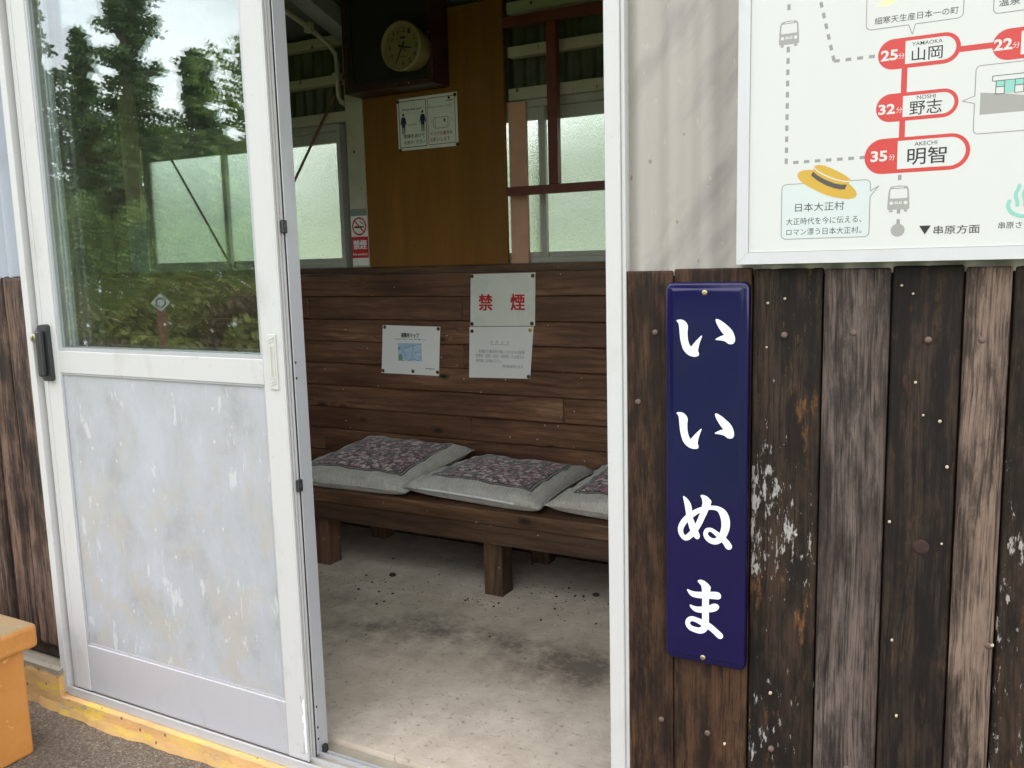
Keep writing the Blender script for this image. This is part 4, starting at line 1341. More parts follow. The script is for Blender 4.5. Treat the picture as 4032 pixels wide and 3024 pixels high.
# red line and station pills
m = MB()
rect(m, ox + .2550, ox + .2638, oz + .25, oz + .295, YL - .00006); m.next()
rect(m, ox + .2545, ox + .2633, oz + .175, oz + .212, YL - .00006); m.next()
rect(m, ox + .335, ox + .39, oz + .3053, oz + .3142, YL - .00006)
m.build_each('route_line', MAT['line_red'], rb_)
for lab, st, bu, num, fx, bx in (
        ('YAMAOKA', (218.8, 339.9, 290.7, 338.3), (259.7, 333.3, 297.0, 332.6), '25', (223.2, 248.9, 305.2, 322.0), (249.5, 258.9, 306.0, 315.0)),
        ('NOSHI', (218.2, 339.9, 208.0, 252.5), (258.8, 334.0, 213.9, 247.0), '32', (222.0, 247.4, 220.5, 236.8), (249.0, 258.3, 221.5, 230.4)),
        ('AKECHI', (202.6, 359.6, 125.2, 182.0), (253.3, 353.2, 131.5, 176.5), '35', (212.3, 238.0, 145.6, 163.2), (240.3, 249.6, 146.5, 156.0)),
        ('', (383.2, 504, 285.0, 331.5), (422.0, 498, 291, 325.5), '22', (385.3, 410.5, 300.5, 317.6), (411, 420.5, 301.5, 310.5))):
    so = MB().flat(stadium(*st), YL - .0001).build('station_pill', MAT['line_red'], rb_, recalc=False)
    so["label"] = 'red station pill showing the number ' + num
    MB().flat(bullet(*bu), YL - .00016).build('station_label', MAT['board_white'], so, recalc=False)
    wl = MB()
    text(wl, num, ox + fx[0] / 1000, ox + fx[1] / 1000, oz + fx[2] / 1000, oz + fx[3] / 1000, YL - .0002, .03)
    text(wl, '分', ox + bx[0] / 1000, ox + bx[1] / 1000, oz + bx[2] / 1000, oz + bx[3] / 1000, YL - .0002)
    wl.build_each('white_lettering', MAT['board_white'], so)
bl = MB()


def tb(body, x0, x1, z0, z1, bold=0.0):
    text(bl, body, ox + x0 / 1000, ox + x1 / 1000, oz + z0 / 1000, oz + z1 / 1000, YL - .0002, bold)


tb('YAMAOKA', 269.3, 313.6, 323.6, 329.6, .004)
tb('山岡', 269.3, 314.3, 299.6, 320.4, .006)
tb('NOSHI', 279.2, 306.6, 239.8, 246.0, .004)
tb('野志', 268.9, 316.3, 215.7, 238.2, .006)
tb('AKECHI', 278.2, 311.6, 166.6, 173.2, .004)
tb('明智', 268.3, 326.0, 136.6, 164.0, .008)
bl.flat(PL([(290.0, 38.1), (307.4, 38.1), (298.8, 23.7)]), YL - .0002)
tb('串原方面', 311.6, 378.2, 23.3, 37.2, .004)
bl.build_each('black_lettering', MAT['ink'], rb_)
bl = MB()
tb('日本大正村', 92.0, 172.8, 69.8, 84.4, .002)
tb('大正時代を今に伝える、', 77.0, 200.9, 47.6, 59.6)
tb('ロマン漂う日本大正村。', 77.8, 201.2, 29.6, 41.2)
tb('細寒天生産日本一の町', 212.0, 334.4, 364.0, 375.4, .003)
tb('串原さとの湯', 404.0, 472, 28.6, 39.4)
tb('温泉で一息', 389.4, 462, 365.4, 377.5, .006)
bl.build_each('grey_lettering', MAT['ink_soft'], rb_)


# speech bubbles
def bubble(fillmat, pts, lab):
    a = MB().flat(pts, YL - .00004)
    o = a.build('speech_bubble', MAT[fillmat], rb_, recalc=False)
    b = MB(); outline(b, pts, .0014, YL - .00010)
    b.build('bubble_outline', MAT['line_grey'], o, recalc=False)


def round_box(x0, x1, z0, z1, r, tail=None, side=None):
    pts = [((p[0]) * 1000, (p[1]) * 1000) for p in rrect(x0 / 1000, x1 / 1000, z0 / 1000, z1 / 1000, r / 1000)]
    # right edge is between arc 1 and 2 (index 6/7), bottom edge between the last and first points
    if side == 'right': pts = pts[:7] + tail + pts[7:]
    if side == 'left': pts = pts[:21] + tail + pts[21:]
    if side == 'bottom': pts = pts + tail
    return PL(pts)


bubble('bubble_fill', round_box(68.8, 213.3, 23.4, 117.6, 8, [(213.3, 89.6), (226.6, 106.4), (213.3, 98.6)], 'right'), 0)
bubble('board_white', round_box(199.3, 341.2, 357.2, 470, 8, [(263.3, 357.2), (269.1, 341.6), (273.2, 357.2)], 'bottom'), 0)
bubble('board_white', round_box(382.6, 520, 356.0, 470, 7), 0)
bubble('board_white', round_box(362.5, 520, 177.6, 281.2, 7, [(362.5, 236.2), (345.2, 230.1), (362.5, 224.6)], 'left'), 0)

# straw hat
m = MB()
brim = [(94.8, 133.2), (97.0, 136.8), (101.5, 139.2), (109.4, 140.2), (119.6, 139.6), (135, 134), (165, 120), (178.6, 112.8), (185.5, 106.5), (190.2, 100.2), (192.0, 95.0), (190.4, 90.6), (185.8, 88.2), (176.8, 87.4), (161, 90.4), (144.4, 95.6), (125, 105.2), (107.4, 116.0), (99.2, 123.5), (95.6, 129.0)]
m.flat(smooth_pts(PL(brim), 3), YL - .00022)
crown = [(119.8, 137.2), (123.2, 145.9), (126.0, 147.1), (130.5, 147.3), (139, 145.6), (152, 139.6), (167, 131.0), (177.5, 123.6), (181.4, 119.6), (180.6, 117.2), (178.9, 112.8), (176.2, 111.4), (160, 113.6), (140, 122.6), (127, 131)]
m.flat(PL(crown), YL - .00026)
ho = m.build('straw_hat', MAT['hat_yellow'], rb_, recalc=False)
m = MB()
m.flat(PL([(117.3, 130.4), (120.4, 137.2), (127, 130.8), (140, 122.4), (156, 114.8), (166, 112.2), (176.2, 111.5), (173.1, 103.7), (166, 104.0), (156.6, 106.4), (143, 112.0), (129, 120.4)]), YL - .00030)
m.build('hat_band', MAT['hat_band'], ho, recalc=False)
m = MB()
ln = smooth_pts(PL([(122.4, 142.8), (130, 135.6), (142, 128.4), (156, 121.8), (168, 118.0), (176, 116.6), (180.6, 117.0)]), 4, False)
for a, b in zip(ln, ln[1:]): seg(m, a, b, .0018, YL - .00031)
m.build('hat_line', MAT['board_white'], ho, recalc=False)


# bus symbols
def bus(x0, z0):
    """x0, z0: centre of the bus and foot of its wheels (millimetres)"""
    m = MB()
    A = [(-13.2, 40.6), (-10.5, 41.9), (0, 43.0), (10.5, 41.9), (13.4, 40.6), (15.2, 36), (16.2, 24), (16.8, 12), (16.8, 5.4), (15.0, 4.0), (-15.0, 4.0), (-16.8, 5.4), (-16.8, 12), (-16.2, 24), (-15.2, 36)]
    m.flat(PL([(x0 + a, z0 + b) for a, b in A]), YL - .00005)
    for s in (-1, 1):
        m.flat(PL([(x0 + s * 11.2 - 2.7, z0 + 3.9), (x0 + s * 11.2 - 2.7, z0 + .6), (x0 + s * 11.2 - 2.1, z0), (x0 + s * 11.2 + 2.1, z0), (x0 + s * 11.2 + 2.7, z0 + .6), (x0 + s * 11.2 + 2.7, z0 + 3.9)]), YL - .00005)
    o = m.build('bus_symbol', MAT['sym_grey'], rb_, recalc=False)
    m = MB()
    m.flat(PL([(x0 - 12.4, z0 + 36.2), (x0 - 11.2, z0 + 37.6), (x0 + 11.2, z0 + 37.6), (x0 + 12.4, z0 + 36.2), (x0 + 13.3, z0 + 24), (x0 + 12.2, z0 + 22.2), (x0 - 12.2, z0 + 22.2), (x0 - 13.3, z0 + 24)]), YL - .00009)
    rect(m, ox + (x0 - 7.2) / 1000, ox + (x0 + 7.2) / 1000, oz + (z0 + 39.3) / 1000, oz + (z0 + 40.8) / 1000, YL - .00009)
    for s in (-1, 1): disc(m, ox + (x0 + s * 10.9) / 1000, oz + (z0 + 14.8) / 1000, .0028, YL - .00009, 0, 20)
    text(m, 'BUS', ox + (x0 - 5.7) / 1000, ox + (x0 + 5.7) / 1000, oz + (z0 + 12.9) / 1000, oz + (z0 + 17.2) / 1000, YL - .00009, .03)
    m.build('bus_cutout', MAT['board_white'], o, recalc=False)


bus(76.3, 348.0)
bus(257.3, 62.0)

# hot spring mark
m = MB()
w = .0027
stroke(m, [(ox + a / 1000, oz + b / 1000, w) for a, b in ((430.2, 94.6), (428.6, 88.4), (426.2, 83.0), (426.0, 77.0), (428.4, 69.6), (428.4, 64.6))], YL - .0001)
stroke(m, [(ox + a / 1000, oz + b / 1000, w) for a, b in ((417.6, 71.0), (415.9, 64.6), (418.6, 57.0), (425.6, 50.6), (438.2, 47.0), (451, 50.6), (458, 57), (460.6, 64.6), (459, 71))], YL - .0002)
stroke(m, [(ox + a / 1000, oz + b / 1000, w) for a, b in ((441.2, 97.6), (439.6, 90.4), (437.2, 84.0), (437.0, 78.0), (439.4, 70.6), (439.4, 64.6))], YL - .0003)
m.build('hot_spring_mark', MAT['teal'], rb_, recalc=False)

# picture of a level crossing house, and the noodles in the top bubble
m = MB()
m.flat(PL([(370.0, 240.4), (402, 236.0), (470, 222), (520, 214), (520, 206.6), (370.2, 206.6)]), YL - .00014)
po_ = m.build('slope_picture', MAT['sym_grey'], rb_, recalc=False)
m = MB()
m.flat(PL([(402, 236.0), (520, 236.0), (520, 214.1), (470, 222.1)]), YL - .00016)
m.build('slope_side', plain('light grey print', C(188, 186, 176), .4, 0, .02, 3), po_, recalc=False)
m = MB()
for x0, x1, z0, z1 in ((391.2, 402.6, 246.8, 255.2), (403.2, 416.4, 236.0, 255.2), (417.2, 428.6, 246.8, 255.2)):
    rect(m, ox + x0 / 1000, ox + x1 / 1000, oz + z0 / 1000, oz + z1 / 1000, YL - .00018)
m.build('house_picture', MAT['teal'], rb_, recalc=False)
m = MB()
for pts in ([(386, 255.7), (386, 263.4), (520, 263.4), (520, 255.7)], [(391.0, 235.6), (391.0, 255.6), (402.7, 255.6), (402.7, 235.6)], [(416.8, 235.6), (416.8, 255.6), (428.6, 255.6), (428.6, 235.6)]):
    outline(m, PL(pts), .0010, YL - .00022)
for a, b in (((391, 246.6), (402.7, 246.6)), ((416.8, 246.6), (428.6, 246.6))): seg(m, P(*a), P(*b), .0010, YL - .00024)
m.build('house_outline', MAT['ink_soft'], rb_, recalc=False)
m = MB()
m.flat(PL([(211.4, 392.2), (220, 398.5), (232, 409), (262, 420), (262, 411), (248, 401), (240, 394.5), (232, 390.6), (222, 392.6)]), YL - .00012)
m.build('noodle_picture', MAT['noodle'], rb_, recalc=False)

# ------------------------------------------------------------------ notices on the plank wall
YW = 1.6865


def sheet(name, corners, mat, label, cat, bow=.003, sub=10):
    """a slightly bowed sheet of paper pinned to a wall; corners TL TR BR BL as (x, z)"""
    TL, TR, BR, BL = corners
    m = MB(); bm = m.bm
    V = []
    for j in range(sub + 1):
        row = []
        for i in range(sub + 1):
            u, v = i / sub, j / sub
            x = TL[0] * (1 - u) * (1 - v) + TR[0] * u * (1 - v) + BR[0] * u * v + BL[0] * (1 - u) * v
            z = TL[1] * (1 - u) * (1 - v) + TR[1] * u * (1 - v) + BR[1] * u * v + BL[1] * (1 - u) * v
            row.append((x, z))
        V.append(row)
    return V


def paper(name, corners, y, mat, label, cat, thick=.0008):
    o = empty(name, ((corners[0][0] + corners[1][0]) / 2, y, (corners[2][1] + corners[3][1]) / 2), label=label, cat=cat)
    m = MB().prism(corners, y, y + thick)
    m.build('sheet', MAT[mat], o)
    return o


def tacks(o, pts, y, mats=None, r=.0085):
    for k, (x, z) in enumerate(pts):
        mm = (mats or {}).get(k, 'pin')
        MB().lathe_y(x, z, [(r, y - .0002), (r * .95, y - .0018), (r * .6, y - .0032), (0, y - .0036)], 16).build('tack', MAT[mm], o)


n1 = paper('no_smoking_notice', [(-2.013, 1.242), (-1.694, 1.245), (-1.702, 1.0195), (-2.023, 1.0135)], YW, 'lam_paper', 'laminated white sheet with two large red characters, above the printed notice', 'notice')
m = MB()
heavy(m, '禁', -1.977, -1.906, 1.083, 1.155, YW - .0003, .0022)
heavy(m, '煙', -1.8175, -1.747, 1.084, 1.156, YW - .0003, .0022)
m.build_each('red_lettering', MAT['ink_red'], n1)
tacks(n1, [(-2.006, 1.233), (-1.707, 1.231), (-1.716, 1.029), (-2.014, 1.024)], YW)

n2 = paper('printed_notice', [(-2.027, 1.0105), (-1.708, 1.0165), (-1.730, .791), (-2.038, .784)], YW - .001, 'white_paper', 'white sheet of faint grey printed lines pinned under the red lettered sheet', 'notice')
m = MB()
yy = YW - .0013
text(m, 'お　知　ら　せ', -1.922, -1.828, .939, .953, yy, .004)
rect(m, -1.922, -1.828, .9345, .9362, yy)
text(m, '各種割引乗車券を購入される方は駅員', -1.984, -1.754, .896, .912, yy, .004)
text(m, '配置駅（恵那・岩村・明智駅）の社員又は', -2.000, -1.757, .876, .892, yy, .004)
text(m, '乗務員にお尋ね下さい。', -2.000, -1.865, .855, .870, yy, .004)
text(m, '明知鉄道株式会社', -1.866, -1.762, .834, .848, yy, .004)
m.build_each('grey_lettering', MAT['ink_grey'], n2)
tacks(n2, [(-2.015, .992), (-1.725, 1.001), (-1.738, .800)], YW - .001, {1: 'pin_gold'})

n3 = paper('shelter_map_notice', [(-2.503, 1.013), (-2.182, 1.009), (-2.199, .784), (-2.523, .786)], YW - .0012, 'white_paper', 'white evacuation map sheet with a small blue map in its middle', 'notice')
m = MB()
yy = YW - .0015
heavy(m, '避難所マップ', -2.401, -2.300, .956, .978, yy, .0007)
text(m, '災害時等発生の場合にはマップの様に、避難所に避難して下さい', -2.436, -2.264, .946, .9515, yy, .012)
text(m, '明知鉄道株式会社', -2.270, -2.218, .812, .818, yy, .02)
m.build_each('black_lettering', MAT['ink'], n3)
m = MB(); rect(m, -2.421, -2.289, .848, .931, yy)
mo = m.build('map_picture', MAT['map_blue'], n3, recalc=False)
m = MB()
m.flat([(-2.4205, .893), (-2.411, .901), (-2.408, .908), (-2.413, .915), (-2.4205, .913)], yy - .0002)
m.flat([(-2.4205, .851), (-2.400, .852), (-2.396, .862), (-2.399, .876), (-2.408, .880), (-2.4205, .872)], yy - .0002)
m.build('green_area', MAT['map_green'], mo, recalc=False)
m = MB()
m.flat([(-2.404, .925), (-2.333, .931 - .001), (-2.335, .918), (-2.35, .912), (-2.375, .906), (-2.388, .898), (-2.378, .882), (-2.392, .872), (-2.400, .89), (-2.41, .899)], yy - .0003)
m.build('water_area', plain('soft blue map print', C(160, 188, 214), .5), mo, recalc=False)
m = MB()
for L in ([(-2.335, .930), (-2.333, .92), (-2.339, .9), (-2.338, .885), (-2.344, .868), (-2.340, .850)], [(-2.39, .906), (-2.36, .913), (-2.335, .918), (-2.31, .925), (-2.29, .927)], [(-2.392, .895), (-2.38, .872), (-2.372, .85)]):
    for a, b in zip(L, L[1:]): seg(m, a, b, .0013, yy - .0004)
for (x, z) in ((-2.334, .904), (-2.32, .888), (-2.303, .89), (-2.296, .9), (-2.297, .866), (-2.312, .852), (-2.352, .856), (-2.36, .851), (-2.33, .856)):
    rect(m, x - .004, x + .004, z - .0012, z + .0012, yy - .0004)
rect(m, -2.42, -2.388, .8484, .8502, yy - .0004)
m.build('map_road', MAT['ink_soft'], mo, recalc=False)
tacks(n3, [(-2.492, 1.003), (-2.193, .999), (-2.206, .801), (-2.342, .800), (-2.513, .797)], YW - .0012)

# ------------------------------------------------------------------ keep apart / wear a mask poster on the ochre panel
YP = 1.6565
n4 = paper('health_poster', [(-2.349, 2.013), (-2.035, 2.014), (-2.035, 1.790), (-2.347, 1.792)], YP, 'lam_paper', 'two panel poster with navy standing figures and a face mask drawing', 'poster')
yy = YP - .0003
m = MB()
outline(m, [(-2.338, 1.804), (-2.196, 1.804), (-2.196, 2.001), (-2.338, 2.001)], .0032, yy)
text(m, 'Please keep apart', -2.320, -2.216, 1.959, 1.970, yy, .015)
text(m, '1m～2m', -2.293, -2.247, 1.896, 1.904, yy, .0)
text(m, '間隔をあけて', -2.316, -2.206, 1.842, 1.859, yy, .015)
text(m, 'お並びください', -2.316, -2.206, 1.816, 1.833, yy, .015)
disc(m, -2.076, 1.994, .006, yy); rect(m, -2.092, -2.058, 1.982, 1.985, yy)
m.build_each('black_lettering', MAT['ink'], n4)
m = MB()


def figure(cx, cz, s):
    disc(m, cx, cz + .046 * s, .0052 * s, yy, 0, 14, .0062 * s)
    m.flat([(cx + a * s, cz + b * s) for a, b in ((-.0075, .036), (.0075, .036), (.0115, .030), (.0165, .004), (.0135, .0), (.0095, .012), (.009, -.008), (-.009, -.008), (-.0095, .012), (-.0135, .0), (-.0165, .004), (-.0115, .030))], yy)
    for k in (-1, 1):
        m.flat([(cx + a * s, cz + b * s) for a, b in ((k * .0015, -.0082), (k * .008, -.0082), (k * .0072, -.037), (k * .0025, -.037))], yy)


figure(-2.316, 1.898, 1.0)
m.next()
figure(-2.214, 1.903, 1.0)
m.build_each('figure', MAT['ink_navy'], n4)
m = MB()
outline(m, [(-2.186, 1.806), (-2.047, 1.806), (-2.047, 2.001), (-2.186, 2.001)], .0026, yy)
text(m, 'マスクの着用を', -2.178, -2.062, 1.842, 1.859, yy, .012)
text(m, 'お願いします', -2.178, -2.076, 1.817, 1.834, yy, .012)
m.build_each('red_lettering', MAT['ink_brick'], n4)
m = MB()
text(m, 'Please wear a mask', -2.182, -2.058, 1.958, 1.969, yy, .0)
m.build_each('faded_lettering', plain('faded brown ink', C(150, 136, 118), .6), n4)
m = MB()
outline(m, [(-2.151, 1.917), (-2.085, 1.917), (-2.078, 1.910), (-2.078, 1.882), (-2.086, 1.872), (-2.150, 1.872), (-2.158, 1.882), (-2.158, 1.910)], .0016, yy)
seg(m, (-2.149, 1.916), (-2.149, 1.873), .0014, yy - .0001); seg(m, (-2.086, 1.916), (-2.086, 1.873), .0014, yy - .0001)
m.flat([(-2.103, 1.914), (-2.097, 1.905), (-2.099, 1.896), (-2.104, 1.893), (-2.107, 1.904)], yy)
for a, b in (((-2.172, 1.908), (-2.165, 1.903)), ((-2.173, 1.899), (-2.166, 1.899)), ((-2.068, 1.904), (-2.063, 1.910)), ((-2.067, 1.899), (-2.060, 1.899))): seg(m, a, b, .0013, yy)
m.build('mask_drawing', MAT['ink_soft'], n4, recalc=False)
tacks(n4, [(-2.344, 2.003), (-2.045, 2.003), (-2.040, 1.797), (-2.339, 1.793)], YP)

# ------------------------------------------------------------------ no smoking sticker on the cream post
YS = 1.6752
n5 = paper('no_smoking_sticker', [(-2.653, 1.553), (-2.557, 1.551), (-2.557, 1.292), (-2.653, 1.292)], YS, 'lam_paper', 'narrow no smoking sticker with a struck out cigarette and red base on the cream post', 'sticker', .0006)
yy = YS - .0002
m = MB(); rect(m, -2.653, -2.557, 1.521, 1.553, yy); m.build('grey_strip', plain('grey green strip', C(120, 130, 128), .5), n5, recalc=False)
m = MB(); rect(m, -2.653, -2.557, 1.327, 1.425, yy); m.next()
cxs, czs = -2.605, 1.473
N_ = 40
for i in range(N_):
    a, b = 2 * math.pi * i / N_, 2 * math.pi * (i + 1) / N_
    m.flat([(cxs + .042 * math.cos(a), czs + .042 * math.sin(a)), (cxs + .042 * math.cos(b), czs + .042 * math.sin(b)), (cxs + .034 * math.cos(b), czs + .034 * math.sin(b)), (cxs + .034 * math.cos(a), czs + .034 * math.sin(a))], yy - .0001)
seg(m, (cxs - .026, czs + .026), (cxs + .026, czs - .026), .007, yy - .0003)
m.build_each('red_marking', MAT['ink_red'], n5)
m = MB()
rect(m, cxs - .028, cxs + .018, czs - .008, czs + .001, yy - .0002); rect(m, cxs + .020, cxs + .026, czs - .008, czs + .001, yy - .0002)
ln = smooth_pts([(cxs + .026, czs + .006), (cxs + .022, czs + .014), (cxs + .012, czs + .014), (cxs + .010, czs + .022), (cxs + .002, czs + .024)], 4, False)
for a, b in zip(ln, ln[1:]): seg(m, a, b, .004, yy - .0002)
m.build('cigarette', MAT['ink'], n5, recalc=False)
m = MB()
heavy(m, '禁煙', -2.645, -2.565, 1.367, 1.411, yy - .0003, .0014)
text(m, 'No smoking', -2.647, -2.563, 1.336, 1.350, yy - .0003, .02)
m.build_each('white_lettering', MAT['enamel_white'], n5)


# ------------------------------------------------------------------ nails in the outer boards (part of the cladding)
nm = MB()
for (x, z) in ((-.573, 1.153), (-.328, 1.152), (-.21, 1.158), (-.091, 1.148), (-.011, 1.15), (-.562, .35), (-.465, .344), (-.339, .342), (.022, .626), (-.609, 1.014), (-.2, .34), (-.09, .34)):
    nm.lathe_y(x, z, [(.0058, .003), (.0056, -.0028), (.004, -.0042), (0, -.0045)], 12)
nm.build('nail_heads', MAT['nail'], shelter)
kn = MB().lathe_y(-.089, .785, [(.0135, .004), (.013, .0012), (.010, .0004), (0, .0012)], 18)
kn.build('knot', plain('red brown knot', C(54, 30, 24), .7, 0, .5, 120, .8), shelter)
dm = MB()
for (x, z) in ((-.358, 1.21), (-.328, 1.218), (-.135, 1.24), (-.117, 1.226), (-.108, 1.075), (-.094, 1.019), (-.068, 1.01), (-.054, .932), (-.141, .825), (-.057, .796), (-.13, .607), (-.118, .465), (-.359, 1.129), (-.342, .458), (.027, .628), (-.30, .78), (-.43, .33)):
    a = random.uniform(.0018, .0032)
    dm.lathe_y(x, z, [(a, .0005), (a * .9, -.0042), (0, -.0048)], 8)
dm.build('plaster_specks', plain('cream cocoon speck', C(176, 164, 134), .7), shelter)

# ------------------------------------------------------------------ orange concrete bench outside
ob = empty('concrete_bench', (-3.0, -.38, -.09), label='orange painted concrete bench with worn slab seat, cut by the picture edge', cat='bench')
MB().box(-3.7, -2.372, -.62, -.186, .229, .302, .014, 0, 3).build('seat', MAT['orange'], ob)
MB().box(-2.56, -2.395, -.58, -.220, -.0895, .2285, .008, 0, 2).build('leg', MAT['orange'], ob)
MB().box(-3.6, -3.435, -.58, -.220, -.0895, .2285, .008, 0, 2).build('leg', MAT['orange'], ob)

# ------------------------------------------------------------------ inner bench and cushions
ib = empty('wooden_bench', (-1.6, 1.42, 0), label='long dark plank bench along the panelled back wall', cat='bench')
MB().box(-3.4, .6, 1.165, 1.405, .2985, .355, .004, 0, 2).box(-3.4, .6, 1.408, 1.675, .2985, .355, .004, 0, 2).build('seat', MAT['bench_wood'], ib)
MB().box(-3.4, .6, 1.172, 1.20, .219, .298, .003).build('apron', MAT['bench_rail'], ib)
for x in (-3.39, -2.5235, -1.660, -.80, .06):
    MB().box(x - .041, x + .041, 1.2005, 1.285, 0.0, .298, .004, 0, 2).build('leg', MAT['bench_leg'], ib)
    MB().box(x - .041, x + .041, 1.60, 1.675, 0.0, .298, .004, 0, 2).build('leg', MAT['bench_leg'], ib)


def cushion(FL, FR, BR, BL, label, seed, th=.05, zipped=False):
    rnd = random.Random(seed)
    ph = [rnd.uniform(0, 6) for _ in range(6)]
    corners = [Vector(p) for p in (FL, FR, BR, BL)]
    ctr = sum(corners, Vector()) / 4
    c = empty('seat_cushion', (ctr.x, ctr.y, .357), label=label, cat='cushion', group='floral seat cushions on the wooden bench')

    def base(u, v):
        p = corners[0] * (1 - u) * (1 - v) + corners[1] * u * (1 - v) + corners[2] * u * v + corners[3] * (1 - u) * v
        # edges drawn in between the pinched corners
        eu, ev = 4 * u * (1 - u), 4 * v * (1 - v)
        pin = .022
        p = p + Vector((0, 0, 0))
        dx = (pin * ev) * (1 - 2 * u) * abs(1 - 2 * u) ** 2
        dy = (pin * .6 * eu) * (1 - 2 * v) * abs(1 - 2 * v) ** 2
        return p + Vector((dx, dy, 0))

    def prof(u, v):
        a = max(0, 1 - abs(2 * u - 1) ** 3.2); b = max(0, 1 - abs(2 * v - 1) ** 3.2)
        return math.sqrt(a * b) if a * b > 0 else 0

    def wr(u, v):
        e = min(u, 1 - u, v, 1 - v)
        k = max(0, 1 - e / .22)
        return (.0035 * math.sin(17 * u + ph[0] + 5 * v) + .003 * math.sin(23 * v + ph[1] - 6 * u) + .002 * math.sin(41 * (u + v) + ph[2])) * (0.35 + k) * min(1, e / .04)

    def top(u, v):
        p = base(u, v); p.z += th * prof(u, v) ** .85 + wr(u, v); return p

    def bot(u, v):
        p = base(u, v); h = .05 * prof(u, v) ** .7
        p.z = max(p.z - h, .3565 + .0005 * prof(u, v)) if p.z > .3575 else p.z
        return p

    n = 34
    m = MB(); bm = m.bm
    T = [[bm.verts.new(top(i / n, j / n)) for i in range(n + 1)] for j in range(n + 1)]
    B = [[T[j][i] if i in (0, n) or j in (0, n) else bm.verts.new(bot(i / n, j / n)) for i in range(n + 1)] for j in range(n + 1)]
    for j in range(n):
        for i in range(n):
            bm.faces.new((T[j][i], T[j][i + 1], T[j + 1][i + 1], T[j + 1][i])).smooth = True
            q = [B[j][i], B[j + 1][i], B[j + 1][i + 1], B[j][i + 1]]
            if len(set(q)) > 2:
                try: bm.faces.new(q).smooth = True
                except ValueError: pass
    cov = m.build('cover', MAT['linen'], c)
    # piping round the seam
    path = [base(i / n, 0) for i in range(n + 1)] + [base(1, j / n) for j in range(1, n + 1)] + [base(1 - i / n, 1) for i in range(1, n + 1)] + [base(0, 1 - j / n) for j in range(1, n)]
    path = path + path[:1]
    MB().tube(path, .0035, 6, caps=False).build('piping', MAT['linen'], c)
    # printed centre panel
    m = MB(); bm = m.bm
    uvl = bm.loops.layers.uv.new("UVMap")
    nn = 30
    u0, u1, v0, v1 = .125, .89, .145, .88
    V = [[bm.verts.new(top(u0 + (u1 - u0) * i / nn, v0 + (v1 - v0) * j / nn) + Vector((0, 0, .0014))) for i in range(nn + 1)] for j in range(nn + 1)]
    for j in range(nn):
        for i in range(nn):
            f = bm.faces.new((V[j][i], V[j][i + 1], V[j + 1][i + 1], V[j + 1][i])); f.smooth = True
            for l, (a, b) in zip(f.loops, ((i, j), (i + 1, j), (i + 1, j + 1), (i, j + 1))):
                l[uvl].uv = (a / nn, b / nn)
    m.build('printed_panel', MAT['floral'], c, recalc=False)
    if zipped:
        pts = [base(u, 0) + Vector((0, -.004, .003)) for u in [.12 + .7 * i / 16 for i in range(17)]]
        MB().tube(pts, .0045, 6).build('zip', MAT['zip_white'], c)
    return c


cushion((-2.70, 1.14, .385), (-2.035, 1.165, .385), (-2.005, 1.655, .462), (-2.60, 1.655, .470), 'grey floral cushion next to the door edge, raised against the wall', 1)
cushion((-2.055, 1.175, .405), (-1.432, 1.165, .385), (-1.415, 1.655, .420), (-2.005, 1.655, .425), 'middle grey floral cushion with a white zip along its front', 2, zipped=True)
cushion((-1.425, 1.195, .395), (-.80, 1.165, .385), (-.78, 1.655, .435), (-1.385, 1.655, .445), 'grey floral cushion half hidden by the white door jamb', 3)

# ------------------------------------------------------------------ clock in its box
cb = empty('clock_box', (-2.31, 1.6, 2.04), label='dark brown open wooden box fixed high on the ochre panel', cat='wall box')
m = MB()
X0, X1, Z0, Z1, Y0, Y1 = -2.535, -2.071, 2.036, 2.46, 1.531, 1.6595
t = .022
m.box(X0, X0 + t, Y0, Y1, Z0, Z1, .002).box(X1 - t, X1, Y0, Y1, Z0, Z1, .002)
m.box(X0 + t, X1 - t, Y0, Y1, Z0, Z0 + t, .002).box(X0 + t, X1 - t, Y0, Y1, Z1 - t, Z1, .002)
m.build('box_frame', MAT['box_wood'], cb)
m = MB().box(X0 + t, X1 - t, 1.55, Y1 - .002, Z0 + t, Z1 - t)
m.box(X0 + t + .0005, X1 - t - .0005, 1.536, 1.5495, Z0 + t + .0005, Z0 + t + .02, .002).box(X1 - t - .02, X1 - t - .0005, 1.536, 1.5495, Z0 + t + .02, Z1 - t, .002).box(X0 + t + .0005, X0 + t + .02, 1.536, 1.5495, Z0 + t + .02, Z1 - t, .002)
m.build('back_board', plain('near black board', C(34, 28, 22), .6, 0, .2, 9), cb)

ck = empty('wall_clock', (-2.155, 1.5, 2.171), label='round yellowed wall clock showing twenty five to four', cat='clock')
cx, cz = -2.152, 2.171
MB().lathe_y(cx, cz, [(.0, 1.549), (.066, 1.549), (.078, 1.53), (.088, 1.49), (.095, 1.45), (.0985, 1.432), (.0975, 1.424), (.094, 1.421), (.0895, 1.423), (.086, 1.436), (.0855, 1.44)], 64).build('case', MAT['clock_case'], ck)
MB().lathe_y(cx, cz, [(.0855, 1.440), (0, 1.440)], 64).build('dial', MAT['clock_dial'], ck)
m = MB()
for h in range(1, 13):
    a = rad(90 - 30 * h)
    x, z = cx + .0655 * math.cos(a), cz + .0655 * math.sin(a)
    w = .0062 if h < 10 else .0125
    text(m, str(h), x - w, x + w, z - .0095, z + .0095, 1.4396, .004)
    disc(m, cx + .0795 * math.cos(a), cz + .0795 * math.sin(a), .0013, 1.4396, 0, 8)
rect(m, cx - .012, cx + .014, cz + .031, cz + .040, 1.4396)
rect(m, cx - .010, cx + .016, cz - .041, cz - .0385, 1.4396)
m.build('numerals', MAT['ink'], ck)


